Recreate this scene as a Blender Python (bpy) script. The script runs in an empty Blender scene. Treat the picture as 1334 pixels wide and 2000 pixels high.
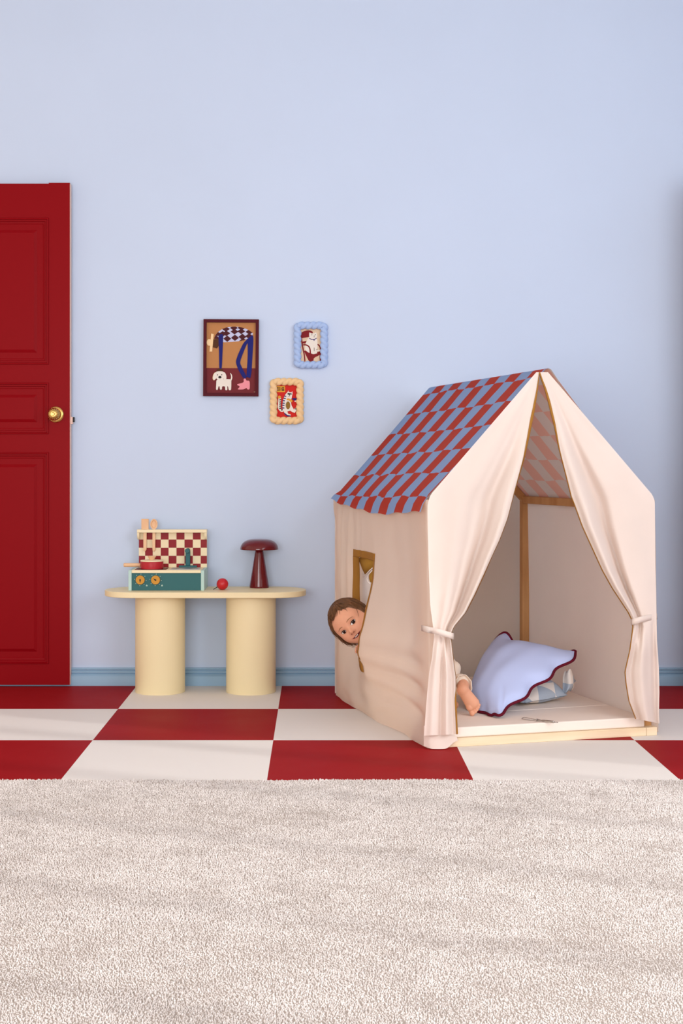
import bpy, bmesh, math, random
import numpy as np
from mathutils import Vector, Matrix

random.seed(7)
rng = np.random.default_rng(7)
scene = bpy.context.scene
col = scene.collection
PI = math.pi

# ---------------------------------------------------------------- camera
CAM_H = 0.92            # eye height
F_PX = 2778.0           # 50 mm on a 36 mm tall frame, in pixels of 2000
VX, VY = 619.0, 905.0   # vanishing point of the room's depth direction
YW = 5.90               # back wall
cam_d = bpy.data.cameras.new('camera')
cam = bpy.data.objects.new('camera', cam_d)
col.objects.link(cam)
cam.location = (0, 0, CAM_H)
cam.rotation_euler = (PI / 2, 0, 0)
cam_d.sensor_fit = 'VERTICAL'
cam_d.sensor_height = 36.0
cam_d.sensor_width = 24.0
cam_d.lens = 50.0
cam_d.shift_x = (667.0 - VX) / 2000.0
cam_d.shift_y = -(1000.0 - VY) / 2000.0
scene.camera = cam

# ---------------------------------------------------------------- light
scene.view_settings.view_transform = 'Standard'
scene.view_settings.look = 'None'
scene.view_settings.exposure = 0.15
scene.view_settings.gamma = 1.0
scene.view_settings.use_curve_mapping = False
world = bpy.data.worlds.new('world')
scene.world = world
world.use_nodes = True
bg = world.node_tree.nodes['Background']
bg.inputs[0].default_value = (1.0, 0.86, 0.73, 1)
bg.inputs[1].default_value = 1.0


def area(name, loc, target, sx, sy, power, colour=(1, 1, 1)):
    d = bpy.data.lights.new(name, 'AREA')
    d.shape = 'RECTANGLE'
    d.size, d.size_y = sx, sy
    d.energy = power
    d.color = colour
    o = bpy.data.objects.new(name, d)
    col.objects.link(o)
    o.location = loc
    o.rotation_euler = (Vector(target) - Vector(loc)).to_track_quat('-Z', 'Y').to_euler()
    return o


area('window_daylight', (2.36, 2.3, 1.75), (0.2, 5.2, 0.7), 2.3, 1.7, 52, (0.93, 0.97, 1.0))
area('front_window_daylight', (-0.9, -1.0, 1.2), (0.5, 5.4, 0.7), 2.6, 1.7, 104, (0.93, 0.97, 1.0))
sun_d = bpy.data.lights.new('sun', 'SUN')
sun_d.energy = 0.8
sun_d.angle = math.radians(1.3)
sun_d.color = (1.0, 0.97, 0.93)
sun = bpy.data.objects.new('sun', sun_d)
col.objects.link(sun)
sun.rotation_euler = Vector((-0.926 * math.cos(math.radians(27)), 0.378 * math.cos(math.radians(27)),
                             -math.sin(math.radians(27)))).to_track_quat('-Z', 'Y').to_euler()


# ---------------------------------------------------------------- helpers
def lin(h):
    h = h.lstrip('#')
    out = []
    for i in (0, 2, 4):
        c = int(h[i:i + 2], 16) / 255.0
        out.append(c / 12.92 if c <= 0.04045 else ((c + 0.055) / 1.055) ** 2.4)
    return (out[0], out[1], out[2], 1.0)


def mat(name, colour, rough=0.6, metal=0.0, spec=0.3, bump=0.0, bscale=200.0, vary=0.0, vscale=6.0,
        coat=0.0, trans=0.0, sss=0.0, tcol=None):
    """Principled material with an optional fine bump, a gentle colour variation and, for cloth, translucency."""
    m = bpy.data.materials.new(name)
    m.use_nodes = True
    nt = m.node_tree
    N, L = nt.nodes, nt.links
    b = N['Principled BSDF']
    c = lin(colour) if isinstance(colour, str) else colour
    b.inputs['Base Color'].default_value = c
    b.inputs['Roughness'].default_value = rough
    b.inputs['Metallic'].default_value = metal
    b.inputs['Specular IOR Level'].default_value = spec
    b.inputs['Coat Weight'].default_value = coat
    b.inputs['Coat Roughness'].default_value = 0.08
    if sss:
        b.inputs['Subsurface Weight'].default_value = sss
        b.inputs['Subsurface Radius'].default_value = (0.008, 0.003, 0.0015)
        b.inputs['Subsurface Scale'].default_value = 0.6
    tc = N.new('ShaderNodeTexCoord')
    csock = None
    if vary:
        n = N.new('ShaderNodeTexNoise')
        n.inputs['Scale'].default_value = vscale
        n.inputs['Detail'].default_value = 4
        L.new(tc.outputs['Object'], n.inputs['Vector'])
        r = N.new('ShaderNodeValToRGB')
        r.color_ramp.elements[0].position = 0.3
        r.color_ramp.elements[1].position = 0.7
        r.color_ramp.elements[0].color = tuple(max(0, x * (1 - vary)) for x in c[:3]) + (1,)
        r.color_ramp.elements[1].color = tuple(min(1, x * (1 + vary)) for x in c[:3]) + (1,)
        L.new(n.outputs['Fac'], r.inputs['Fac'])
        csock = r.outputs['Color']
        L.new(csock, b.inputs['Base Color'])
    nsock = None
    if bump:
        n2 = N.new('ShaderNodeTexNoise')
        n2.inputs['Scale'].default_value = bscale
        n2.inputs['Detail'].default_value = 3
        L.new(tc.outputs['Object'], n2.inputs['Vector'])
        bp = N.new('ShaderNodeBump')
        bp.inputs['Strength'].default_value = bump
        bp.inputs['Distance'].default_value = 0.002
        L.new(n2.outputs['Fac'], bp.inputs['Height'])
        nsock = bp.outputs['Normal']
        L.new(nsock, b.inputs['Normal'])
    if trans:
        t = N.new('ShaderNodeBsdfTranslucent')
        t.inputs['Color'].default_value = c
        if tcol:
            t.inputs['Color'].default_value = lin(tcol)
        elif csock:
            L.new(csock, t.inputs['Color'])
        mx = N.new('ShaderNodeMixShader')
        mx.inputs[0].default_value = trans
        L.new(b.outputs[0], mx.inputs[1])
        L.new(t.outputs[0], mx.inputs[2])
        L.new(mx.outputs[0], N['Material Output'].inputs[0])
    return m


def wood(name, c1, c2, scale=(3, 40, 40), rough=0.55):
    m = mat(name, c1, rough)
    N, L = m.node_tree.nodes, m.node_tree.links
    tc = N.new('ShaderNodeTexCoord')
    mp = N.new('ShaderNodeMapping')
    mp.inputs['Scale'].default_value = scale
    n = N.new('ShaderNodeTexNoise')
    n.inputs['Scale'].default_value = 3.0
    n.inputs['Detail'].default_value = 5
    r = N.new('ShaderNodeValToRGB')
    r.color_ramp.elements[0].position = 0.35
    r.color_ramp.elements[1].position = 0.65
    r.color_ramp.elements[0].color = lin(c1)
    r.color_ramp.elements[1].color = lin(c2)
    L.new(tc.outputs['Object'], mp.inputs[0])
    L.new(mp.outputs[0], n.inputs['Vector'])
    L.new(n.outputs['Fac'], r.inputs['Fac'])
    L.new(r.outputs['Color'], N['Principled BSDF'].inputs['Base Color'])
    return m


def tag(o, label=None, cat=None, group=None, kind=None):
    if label: o['label'] = label
    if cat: o['category'] = cat
    if group: o['group'] = group
    if kind: o['kind'] = kind
    return o


def thing(name, label, cat, loc=(0, 0, 0), rotz=0.0, group=None):
    o = bpy.data.objects.new(name, None)
    o.empty_display_size = 0.05
    col.objects.link(o)
    o.location = loc
    o.rotation_euler = (0, 0, rotz)
    return tag(o, label, cat, group)


def root_matrix(o):
    m = Matrix.Identity(4)
    while o is not None:
        m = Matrix.LocRotScale(o.location, o.rotation_euler, o.scale) @ m
        o = o.parent
    return m


class MB:
    """Collects geometry; build() links it as ONE mesh object."""

    def __init__(self):
        self.v, self.f, self.m, self.uv = [], [], [], {}

    def add(self, verts, faces, mi=0):
        o = len(self.v)
        self.v += [tuple(p) for p in verts]
        for f in faces:
            self.f.append([i + o for i in f])
            self.m.append(mi)
        return self

    def box(self, x0, x1, y0, y1, z0, z1, mi=0):
        v = [(x0, y0, z0), (x1, y0, z0), (x1, y1, z0), (x0, y1, z0), (x0, y0, z1), (x1, y0, z1), (x1, y1, z1), (x0, y1, z1)]
        f = [(3, 2, 1, 0), (4, 5, 6, 7), (0, 1, 5, 4), (1, 2, 6, 5), (2, 3, 7, 6), (3, 0, 4, 7)]
        return self.add(v, f, mi)

    def bar(self, a, b, w, h, up=(0, 0, 1), mi=0):
        a, b = Vector(a), Vector(b)
        d = (b - a).normalized()
        s = d.cross(Vector(up)).normalized()
        u = s.cross(d).normalized()
        v = []
        for p in (a, b):
            for i, j in ((-1, -1), (1, -1), (1, 1), (-1, 1)):
                v.append(p + s * i * w / 2 + u * j * h / 2)
        return self.add(v, [(0, 1, 2, 3)[::-1], (4, 5, 6, 7), (0, 1, 5, 4), (1, 2, 6, 5), (2, 3, 7, 6), (3, 0, 4, 7)], mi)

    def lathe(self, prof, c=(0, 0, 0), n=48, axis='z', mi=0, fn=None):
        """prof: list of (radius, height)."""
        v, f = [], []
        for r, h in prof:
            for k in range(n):
                a = 2 * PI * k / n
                rr = r * (fn(a, h) if fn else 1)
                p = (rr * math.cos(a), rr * math.sin(a), h)
                if axis == 'y':
                    p = (p[0], -p[2], p[1])
                elif axis == 'x':
                    p = (p[2], p[0], p[1])
                v.append((p[0] + c[0], p[1] + c[1], p[2] + c[2]))
        for i in range(len(prof) - 1):
            for k in range(n):
                k2 = (k + 1) % n
                f.append((i * n + k, i * n + k2, (i + 1) * n + k2, (i + 1) * n + k))
        f.append(tuple(range(n))[::-1])
        f.append(tuple((len(prof) - 1) * n + k for k in range(n)))
        return self.add(v, f, mi)

    def tube(self, pts, r, n=8, mi=0, closed=False, cap=True):
        pts = [Vector(p) for p in pts]
        N = len(pts)
        rad = r if hasattr(r, '__len__') else [r] * N
        v, f = [], []
        ref = None
        for i, p in enumerate(pts):
            if closed:
                d = (pts[(i + 1) % N] - pts[i - 1]).normalized()
            else:
                d = (pts[min(i + 1, N - 1)] - pts[max(i - 1, 0)]).normalized()
            if ref is None:
                ref = Vector((0, 0, 1)) if abs(d.z) < 0.9 else Vector((1, 0, 0))
            s = (ref - d * ref.dot(d))
            s = s.normalized() if s.length > 1e-9 else d.orthogonal().normalized()
            ref = s
            t = d.cross(s)
            for k in range(n):
                a = 2 * PI * k / n
                v.append(p + s * math.cos(a) * rad[i] + t * math.sin(a) * rad[i])
        M = N if closed else N - 1
        for i in range(M):
            j = (i + 1) % N
            for k in range(n):
                k2 = (k + 1) % n
                f.append((i * n + k, i * n + k2, j * n + k2, j * n + k))
        if cap and not closed:
            f.append(tuple(range(n))[::-1])
            f.append(tuple((N - 1) * n + k for k in range(n)))
        return self.add(v, f, mi)

    def ball(self, c, r, n=24, m=14, mi=0, axes=None):
        """Ellipsoid; r = radius or 3 radii; axes = optional 3 direction vectors."""
        rr = r if hasattr(r, '__len__') else (r, r, r)
        ax = [Vector(a) for a in axes] if axes else [Vector((1, 0, 0)), Vector((0, 1, 0)), Vector((0, 0, 1))]
        c = Vector(c)
        v, f = [], []
        for i in range(m + 1):
            t = PI * i / m
            for k in range(n):
                a = 2 * PI * k / n
                v.append(c + ax[0] * rr[0] * math.sin(t) * math.cos(a) + ax[1] * rr[1] * math.sin(t) * math.sin(a) + ax[2] * rr[2] * math.cos(t))
        for i in range(m):
            for k in range(n):
                k2 = (k + 1) % n
                f.append((i * n + k, (i + 1) * n + k, (i + 1) * n + k2, i * n + k2))
        return self.add(v, f, mi)

    def limb(self, pts, rads, sub=5):
        """A tapering chain of overlapping balls, for a body that is remeshed into one skin."""
        for (a, ra), (b, rb) in zip(zip(pts, rads), list(zip(pts, rads))[1:]):
            a, b = Vector(a), Vector(b)
            n = max(2, int((b - a).length / (min(ra, rb) * 0.35)))
            for k in range(n + 1):
                t = k / n
                self.ball(a.lerp(b, t), ra + (rb - ra) * t, 14, 9)
        return self

    def grid(self, fn, nu, nv, mi=0, skip=None, flip=False, uv=None):
        v, f = [], []
        for i in range(nu + 1):
            for j in range(nv + 1):
                v.append(fn(i / nu, j / nv))
        for i in range(nu):
            for j in range(nv):
                if skip and skip((i + .5) / nu, (j + .5) / nv):
                    continue
                q = (i * (nv + 1) + j, (i + 1) * (nv + 1) + j, (i + 1) * (nv + 1) + j + 1, i * (nv + 1) + j + 1)
                f.append(q[::-1] if flip else q)
        if uv:
            o = len(self.v)
            for i in range(nu + 1):
                for j in range(nv + 1):
                    self.uv[o + i * (nv + 1) + j] = uv(i / nu, j / nv)
        return self.add(v, f, mi)

    def build(self, name, mats, parent=None, smooth=False, bevel=0.0, seg=2, world=False, solid=0.0, subsurf=0, weld=False, auto=None):
        me = bpy.data.meshes.new(name)
        vs = self.v
        if world and parent is not None:
            inv = root_matrix(parent).inverted()
            vs = [inv @ Vector(p) for p in vs]
        me.from_pydata([tuple(p) for p in vs], [], self.f)
        if not isinstance(mats, (list, tuple)):
            mats = [mats]
        for m in mats:
            me.materials.append(m)
        if len(mats) > 1:
            me.polygons.foreach_set('material_index', self.m)
        if self.uv:
            lay = me.uv_layers.new(name='UVMap')
            for lp in me.loops:
                lay.data[lp.index].uv = self.uv.get(lp.vertex_index, (0, 0))
        if smooth:
            me.polygons.foreach_set('use_smooth', [True] * len(me.polygons))
        if weld:
            bm = bmesh.new()
            bm.from_mesh(me)
            bmesh.ops.remove_doubles(bm, verts=bm.verts, dist=1e-5)
            bmesh.ops.recalc_face_normals(bm, faces=bm.faces)
            bm.to_mesh(me)
            bm.free()
        me.update()
        o = bpy.data.objects.new(name, me)
        col.objects.link(o)
        if parent is not None:
            o.parent = parent
        if bevel:
            b = o.modifiers.new('bevel', 'BEVEL')
            b.width, b.segments, b.limit_method, b.angle_limit = bevel, seg, 'ANGLE', math.radians(40)
            b.harden_normals = False
            me.polygons.foreach_set('use_smooth', [True] * len(me.polygons))
            me.set_sharp_from_angle(angle=math.radians(35))
        elif auto:
            me.polygons.foreach_set('use_smooth', [True] * len(me.polygons))
            me.set_sharp_from_angle(angle=math.radians(auto))
        if solid:
            s = o.modifiers.new('cloth', 'SOLIDIFY')
            s.thickness, s.offset = solid, 0
        if subsurf:
            s = o.modifiers.new('smooth', 'SUBSURF')
            s.levels = s.render_levels = subsurf
        return o


def remeshed(mb, name, material, parent, voxel, smooth_iter=4, fac=0.5):
    """Fuse the collected lumps into one continuous skin."""
    o = mb.build(name + '_raw', material, None)
    r = o.modifiers.new('r', 'REMESH')
    r.mode, r.voxel_size = 'VOXEL', voxel
    s = o.modifiers.new('s', 'SMOOTH')
    s.iterations, s.factor = smooth_iter, fac
    dg = bpy.context.evaluated_depsgraph_get()
    me = bpy.data.meshes.new_from_object(o.evaluated_get(dg))
    raw = o.data
    bpy.data.objects.remove(o)
    bpy.data.meshes.remove(raw)
    me.name = name
    me.transform(root_matrix(parent).inverted())
    me.materials.clear()
    me.materials.append(material)
    me.polygons.foreach_set('use_smooth', [True] * len(me.polygons))
    ob = bpy.data.objects.new(name, me)
    col.objects.link(ob)
    ob.parent = parent
    return ob


def gs(x, c, s):
    return math.exp(-((x - c) / s) ** 2)


def sstep(a, b, x):
    t = min(1, max(0, (x - a) / (b - a)))
    return t * t * (3 - 2 * t)


def interp(x, xs, ys):
    return float(np.interp(x, xs, ys))


def P(px, py, Y):
    """World point at depth Y that lies on the line of sight through (px, py): used to take measurements off the photograph."""
    return Vector(((px - VX) * Y / F_PX, Y, CAM_H - (py - VY) * Y / F_PX))


# ---------------------------------------------------------------- the room
def wall_mat():
    return mat('wall_paint', '#c4d3eb', 0.75, spec=0.2, bump=0.05, bscale=90, vary=0.012, vscale=2.5)


M_wall = wall_mat()
M_white = mat('white_paint', '#ece9e4', 0.5)

m = MB()
m.add([(-3.2, YW, 0), (2.4, YW, 0), (2.4, YW, 3.2), (-3.2, YW, 3.2)], [(0, 1, 2, 3)])
m.add([(-3.2, YW + .12, 0), (2.4, YW + .12, 0), (2.4, YW + .12, 3.2), (-3.2, YW + .12, 3.2)], [(3, 2, 1, 0)])
tag(m.build('wall_back', M_wall), 'pale blue painted wall behind the tent and the yellow table', 'wall', kind='structure')

# right wall with a tall glazed opening that lets the sun in
m = MB()
XR = 2.4
wy0, wy1, wz0, wz1 = 0.7, 3.82, 0.25, 2.55
m.box(XR, XR + .15, -2.2, wy0, 0, 3.2).box(XR, XR + .15, wy1, YW + .12, 0, 3.2)
m.box(XR, XR + .15, wy0, wy1, 0, wz0).box(XR, XR + .15, wy0, wy1, wz1, 3.2)
tag(m.build('wall_right', M_wall), 'pale blue side wall with the tall window', 'wall', kind='structure')
m = MB()
for y in (wy0, 1.25, 1.8, 2.35, 2.9, 3.43, wy1 - .06):
    m.box(XR + .05, XR + .1, y - .02, y + .07, wz0, wz1)
m.box(XR + .05, XR + .1, wy0, wy1, wz0, wz0 + .06).box(XR + .05, XR + .1, wy0, wy1, wz1 - .06, wz1)
m.box(XR + .055, XR + .095, wy0, wy1, 2.1, 2.14)
tag(m.build('window_1', M_white), 'white barred window frame in the side wall', 'window', kind='structure')

m = MB().box(-3.2, 2.4, -2.2, YW + .12, 3.2, 3.3)
tag(m.build('ceiling', M_white), 'white ceiling above the view', 'ceiling', kind='structure')

# floor: big red and cream vinyl squares
fm = bpy.data.materials.new('checker_vinyl')
fm.use_nodes = True
N, L = fm.node_tree.nodes, fm.node_tree.links
b = N['Principled BSDF']
tc = N.new('ShaderNodeTexCoord')
mp = N.new('ShaderNodeMapping')
TILE = 0.6
mp.inputs['Location'].default_value = (0.145 / TILE + 20, -4.727 / TILE + 20, 0.5)
mp.inputs['Scale'].default_value = (1 / TILE, 1 / TILE, 0.0)
ck = N.new('ShaderNodeTexChecker')
ck.inputs['Scale'].default_value = 1.0
ck.inputs['Color1'].default_value = lin('#971a1f')
ck.inputs['Color2'].default_value = lin('#e5e0dc')
L.new(tc.outputs['Object'], mp.inputs[0])
L.new(mp.outputs[0], ck.inputs['Vector'])
ns = N.new('ShaderNodeTexNoise')
ns.inputs['Scale'].default_value = 5
ns.inputs['Detail'].default_value = 5
L.new(tc.outputs['Object'], ns.inputs['Vector'])
mrr = N.new('ShaderNodeMapRange')
mrr.inputs['To Min'].default_value = 0.45
mrr.inputs['To Max'].default_value = 0.6
L.new(ns.outputs['Fac'], mrr.inputs['Value'])
L.new(mrr.outputs[0], b.inputs['Roughness'])
L.new(ck.outputs['Color'], b.inputs['Base Color'])
b.inputs['Specular IOR Level'].default_value = 0.03
m = MB()
m.add([(-3.2, -2.2, 0), (2.4, -2.2, 0), (2.4, YW + .1, 0), (-3.2, YW + .1, 0)], [(0, 1, 2, 3)])
tag(m.build('floor', fm), 'red and cream checkerboard floor', 'floor', kind='structure')

# baseboard
M_base = mat('baseboard_paint', '#8fb0cb', 0.45)
prof = [(YW, .073), (YW - .012, .072), (YW - .014, .0665), (YW - .008, .0635), (YW - .009, .060), (YW - .013, .058), (YW - .014, .0535),
        (YW - .008, .050), (YW - .011, .046), (YW - .018, .042), (YW - .0205, .036), (YW - .021, 0.0), (YW, 0.0)]
m = MB()
n = len(prof)
m.add([(x, y, z) for x in (-3.2, 2.4) for y, z in prof], [(i, i + 1, n + i + 1, n + i) for i in range(n - 1)])
tag(m.build('baseboard_back', M_base, auto=50), 'dusty blue moulded skirting along the foot of the wall', 'baseboard', kind='structure')


# ---------------------------------------------------------------- red panel door
M_red = mat('door_gloss_red', '#870812', 0.38, spec=0.06, bump=0.06, bscale=60)
M_edge = mat('door_raw_edge', '#e8c9bd', 0.6)
M_brass = mat('brass', '#d6ae68', 0.27, metal=1.0)
M_steel = mat('latch_steel', '#8b8d90', 0.3, metal=1.0)
M_black = mat('black', '#131212', 0.5)


def door(name, X1, X0, Yf, Zt, sidex, label):
    """Leaf standing flat against the wall; X1 its latch edge."""
    m = MB()
    th = 0.034
    z0 = 0.008
    L_ = min(X0, X1), max(X0, X1)
    m.box(L_[0], L_[1], Yf + .012, Yf + th, z0, Zt - .003)
    panels = [(1.9316, 1.3267), (1.2530, 1.040), (0.966, 0.094)]
    xa, xb = L_[0] + .0863, L_[1] - .0863
    # stiles and rails
    m.box(L_[0], xa, Yf, Yf + .012, z0, Zt)
    m.box(xb, L_[1], Yf, Yf + .012, z0, Zt)
    zs = [Zt - .004] + [z for p in panels for z in p] + [z0]
    for i in range(0, len(zs), 2):
        m.box(xa, xb, Yf + .0003, Yf + .012, zs[i + 1], zs[i])
    loops = [(0, .0003), (.0015, -.004), (.006, -.005), (.008, .001), (.0145, .001), (.0165, .0065), (.0235, .007), (.026, .0095), (.050, .0095),
             (.062, .0035), (.066, .0035)]
    for zt_, zb_ in panels:
        v, f = [], []
        for d, y in loops:
            v += [(xa + d, Yf + y, zb_ + d), (xb - d, Yf + y, zb_ + d), (xb - d, Yf + y, zt_ - d), (xa + d, Yf + y, zt_ - d)]
        for i in range(len(loops) - 1):
            for k in range(4):
                k2 = (k + 1) % 4
                f.append((i * 4 + k, i * 4 + k2, i * 4 + 4 + k2, i * 4 + 4 + k))
        e = (len(loops) - 1) * 4
        f.append((e, e + 1, e + 2, e + 3))
        m.add(v, f)
    o = m.build(name, M_red)
    tag(o, label, 'door', kind='structure')
    # unpainted edge strip of the leaf
    e = MB().box(X1 - .0002, X1 + .0012, Yf + .002, Yf + th, z0, Zt - .003)
    tag(e.build('edge_strip', M_edge, o), 'pale unpainted edge of the red door')
    return o


DX1 = (136.2 - VX) * 5.855 / F_PX
d1 = door('door_1', DX1, DX1 - .86, 5.855, 2.0755, 1, 'red panelled door with a brass knob')
kp = P(108.5, 809.5, 5.85)
kx, kz = kp.x, kp.z
m = MB()
m.lathe([(0.0, 0), (.0325, 0), (.0335, .002), (.033, .004), (.029, .0065), (.025, .0075), (.024, .0075)], (kx, 5.855, kz), 48, 'y')
rose = m.build('door_rose', M_brass, d1, auto=50)
m = MB()


def flute(a, h):
    return 1 + 0.05 * math.cos(a * 18) * sstep(.02, .04, h) if h > .018 else 1


pr = [(.010, .007), (.009, .014), (.011, .020), (.017, .026), (.0235, .033), (.026, .041), (.025, .048), (.021, .0545), (.014, .0595), (.008, .062), (.007, .0613), (.002, .0618)]
m.lathe(pr, (kx, 5.855, kz), 108, 'y', fn=flute)
m.build('door_knob', M_brass, d1, smooth=True)
m = MB().box(DX1 + .0012, DX1 + .010, 5.866, 5.884, 1.066 + .0, 1.095)
m.box(DX1 + .010, DX1 + .016, 5.868, 5.882, 1.074, 1.094, 1)
lz = P(141, 820, 5.87).z
for i, p in enumerate(m.v):
    m.v[i] = (p[0], p[1], p[2] - 1.083 + lz)
m.build('latch', [M_edge, M_black], d1)
m = MB()
m.box(1.515, 2.3, 5.66, 5.70, .008, 2.06)
tag(m.build('door_2', M_red, bevel=.003), 'second door leaf standing just outside the view on the right', 'door', kind='structure')

# ---------------------------------------------------------------- rug
M_rugb = mat('rug_backing', '#aa9f97', 0.95)
M_pile = mat('rug_pile', '#ecdfd2', 0.9, spec=0.05)
nt = M_pile.node_tree
at_ = nt.nodes.new('ShaderNodeAttribute')
at_.attribute_name = 'yarn'
rp = nt.nodes.new('ShaderNodeValToRGB')
rp.color_ramp.elements[0].color = lin('#bcb2ad')
rp.color_ramp.elements[1].color = lin('#f2ebe8')
nt.links.new(at_.outputs['Fac'], rp.inputs['Fac'])
nt.links.new(rp.outputs['Color'], nt.nodes['Principled BSDF'].inputs['Base Color'])
RUG_Y = 4.104
rug = thing('rug', 'thick cream cut-pile rug covering the floor in front of the checkerboard', 'rug', (0, 2.9, 0))
m = MB().box(-1.75, 1.75, 0.9 - 2.9, RUG_Y - 2.9 - .004, 0.0005, .006)
m.build('backing', M_rugb, rug)


def pile(x0, x1, y0, y1, sp):
    nx, ny = int((x1 - x0) / sp), int((y1 - y0) / sp)
    gx, gy = np.meshgrid(np.linspace(x0, x1, nx), np.linspace(y0, y1, ny))
    x = gx.ravel() + rng.uniform(-.55, .55, nx * ny) * sp
    y = gy.ravel() + rng.uniform(-.55, .55, nx * ny) * sp
    edge = RUG_Y + .004 * np.sin(x * 7.0) + .003 * np.sin(x * 23 + 1) + rng.normal(0, .0012, nx * ny)
    k = y < edge
    x, y = x[k], y[k]
    n = len(x)
    # the nap is brushed this way and that in soft patches
    def vnoise(f, fy):
        g = rng.normal(0, 1, (64, 64))
        X, Y = (x + 5) * f, (y + 5) * fy
        i, j = np.floor(X).astype(int), np.floor(Y).astype(int)
        u, w = X - i, Y - j
        u, w = u * u * (3 - 2 * u), w * w * (3 - 2 * w)
        G = lambda a, b: g[a % 64, b % 64]
        return (G(i, j) * (1 - u) + G(i + 1, j) * u) * (1 - w) + (G(i, j + 1) * (1 - u) + G(i + 1, j + 1) * u) * w

    A = .5 * vnoise(2.3, 3) + .6 * vnoise(6, 8) + .6 * vnoise(15, 20) + .45 * vnoise(40, 50)
    B = .5 * vnoise(2.3, 3) + .6 * vnoise(6, 8) + .6 * vnoise(15, 20) + .45 * vnoise(40, 50)
    lx = .0010 * A + rng.normal(0, .0012, n)
    ly = .0010 * B + rng.normal(0, .0012, n)
    h = .0088 + .0004 * A + rng.normal(0, .0009, n)
    r = rng.uniform(.0015, .0022, n) * (sp / .0042) ** .7
    th = rng.uniform(0, 2 * PI, n)
    V = np.zeros((n, 7, 3))
    for j in range(3):
        a = th + j * 2 * PI / 3
        V[:, j, 0] = x + r * np.cos(a)
        V[:, j, 1] = y + r * np.sin(a)
        V[:, j, 2] = .002
        V[:, 3 + j, 0] = x + lx * .8 + r * .95 * np.cos(a + .3)
        V[:, 3 + j, 1] = y + ly * .8 + r * .95 * np.sin(a + .3)
        V[:, 3 + j, 2] = h - .0016
    V[:, 6, 0] = x + lx
    V[:, 6, 1] = y + ly
    V[:, 6, 2] = h
    V[:, :, 1] -= 2.9
    o = np.arange(n)[:, None] * 7
    T = [(0, 1, 4), (0, 4, 3), (1, 2, 5), (1, 5, 4), (2, 0, 3), (2, 3, 5), (3, 4, 6), (4, 5, 6), (5, 3, 6)]
    Fs = np.stack([o + list(t) for t in T], 1).reshape(-1, 3)
    patch_ = .5 * vnoise(5, 6) + .6 * vnoise(13, 17) + .6 * vnoise(37, 45)
    c = np.clip(.60 + .13 * patch_ - .16 * np.clip(patch_ - 1.0, 0, 2) + rng.normal(0, .20, n), 0, 1)
    return V.reshape(-1, 3), Fs, np.repeat(c, 7)


def np_mesh(name, V, Fs, C_, m_, parent):
    me = bpy.data.meshes.new(name)
    me.vertices.add(len(V))
    me.vertices.foreach_set('co', V.astype(np.float32).ravel())
    me.loops.add(Fs.size)
    me.loops.foreach_set('vertex_index', Fs.astype(np.int32).ravel())
    me.polygons.add(len(Fs))
    me.polygons.foreach_set('loop_start', np.arange(0, Fs.size, 3, dtype=np.int32))
    me.update(calc_edges=True)
    a = me.attributes.new('yarn', 'FLOAT', 'POINT')
    a.data.foreach_set('value', C_.astype(np.float32))
    me.materials.append(m_)
    o = bpy.data.objects.new(name, me)
    col.objects.link(o)
    o.parent = parent
    return o


V, Fs, C_ = pile(-1.3, 1.35, 2.05, RUG_Y + .004, .0040)
tag(np_mesh('pile', V, Fs, C_, M_pile, rug), kind='stuff')

# ---------------------------------------------------------------- yellow table on two drums
M_yel = mat('table_yellow', '#f0e0b6', 0.5, spec=0.3, bump=0.02, bscale=150)
M_yel2 = mat('table_yellow_edge', '#e9c987', 0.5)
TX, TY, TZ = -0.449, 5.736, 0.4115
table = thing('console_table', 'low butter yellow table with rounded ends on two drum legs', 'table', (TX, TY, 0))
m = MB()
hw, hd, tt = .405, .140, .0225


def stadium(z, inset=0):
    pts = []
    rr = hd - inset
    for k in range(25):
        a = -PI / 2 + PI * k / 24
        pts.append((hw - hd + rr * math.cos(a), rr * math.sin(a), z))
    for k in range(25):
        a = PI / 2 + PI * k / 24
        pts.append((-(hw - hd) + rr * math.cos(a), rr * math.sin(a), z))
    return pts


s0, s1 = stadium(TZ - tt), stadium(TZ)
n = len(s0)
m.add(s0 + s1, [tuple(range(n))[::-1], tuple(range(n, 2 * n))] + [(i, (i + 1) % n, n + (i + 1) % n, n + i) for i in range(n)])
m.build('table_top', M_yel, table, bevel=.002)
for sx in (-1, 1):
    m = MB().lathe([(.0995, 0), (.1, .001), (.1, TZ - tt)], (sx * .183, 0, 0), 96)
    m.build('leg', M_yel, table, auto=40)

# ---------------------------------------------------------------- mushroom lamp
M_lamp = mat('lamp_lacquer', '#620912', 0.14, spec=0.35, coat=0.25)
lx_ = (506.4 - VX) * 5.822 / F_PX
lamp = thing('table_lamp', 'glossy burgundy mushroom-shaped lamp on the right end of the yellow table', 'lamp', (lx_, 5.822, TZ))
m = MB().lathe([(.036, 0), (.0395, .0008), (.040, .004), (.0398, .008), (.0150, .160)], (0, 0, 0), 64)
m.build('lamp_base', M_lamp, lamp, auto=40)
m = MB()
pr = []
for k in range(0, 25):
    t = k / 24
    a = PI / 2 * t
    pr.append((.0784 * math.cos(a) ** .62 if k < 24 else .0005, .1565 + .043 * math.sin(a) ** 1.0))
pr = [(.0005, .1700), (.070, .1640), (.0772, .1572)] + pr
m.lathe(pr, (0, 0, 0), 96)
m.build('lamp_shade', M_lamp, lamp, smooth=True)

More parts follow.
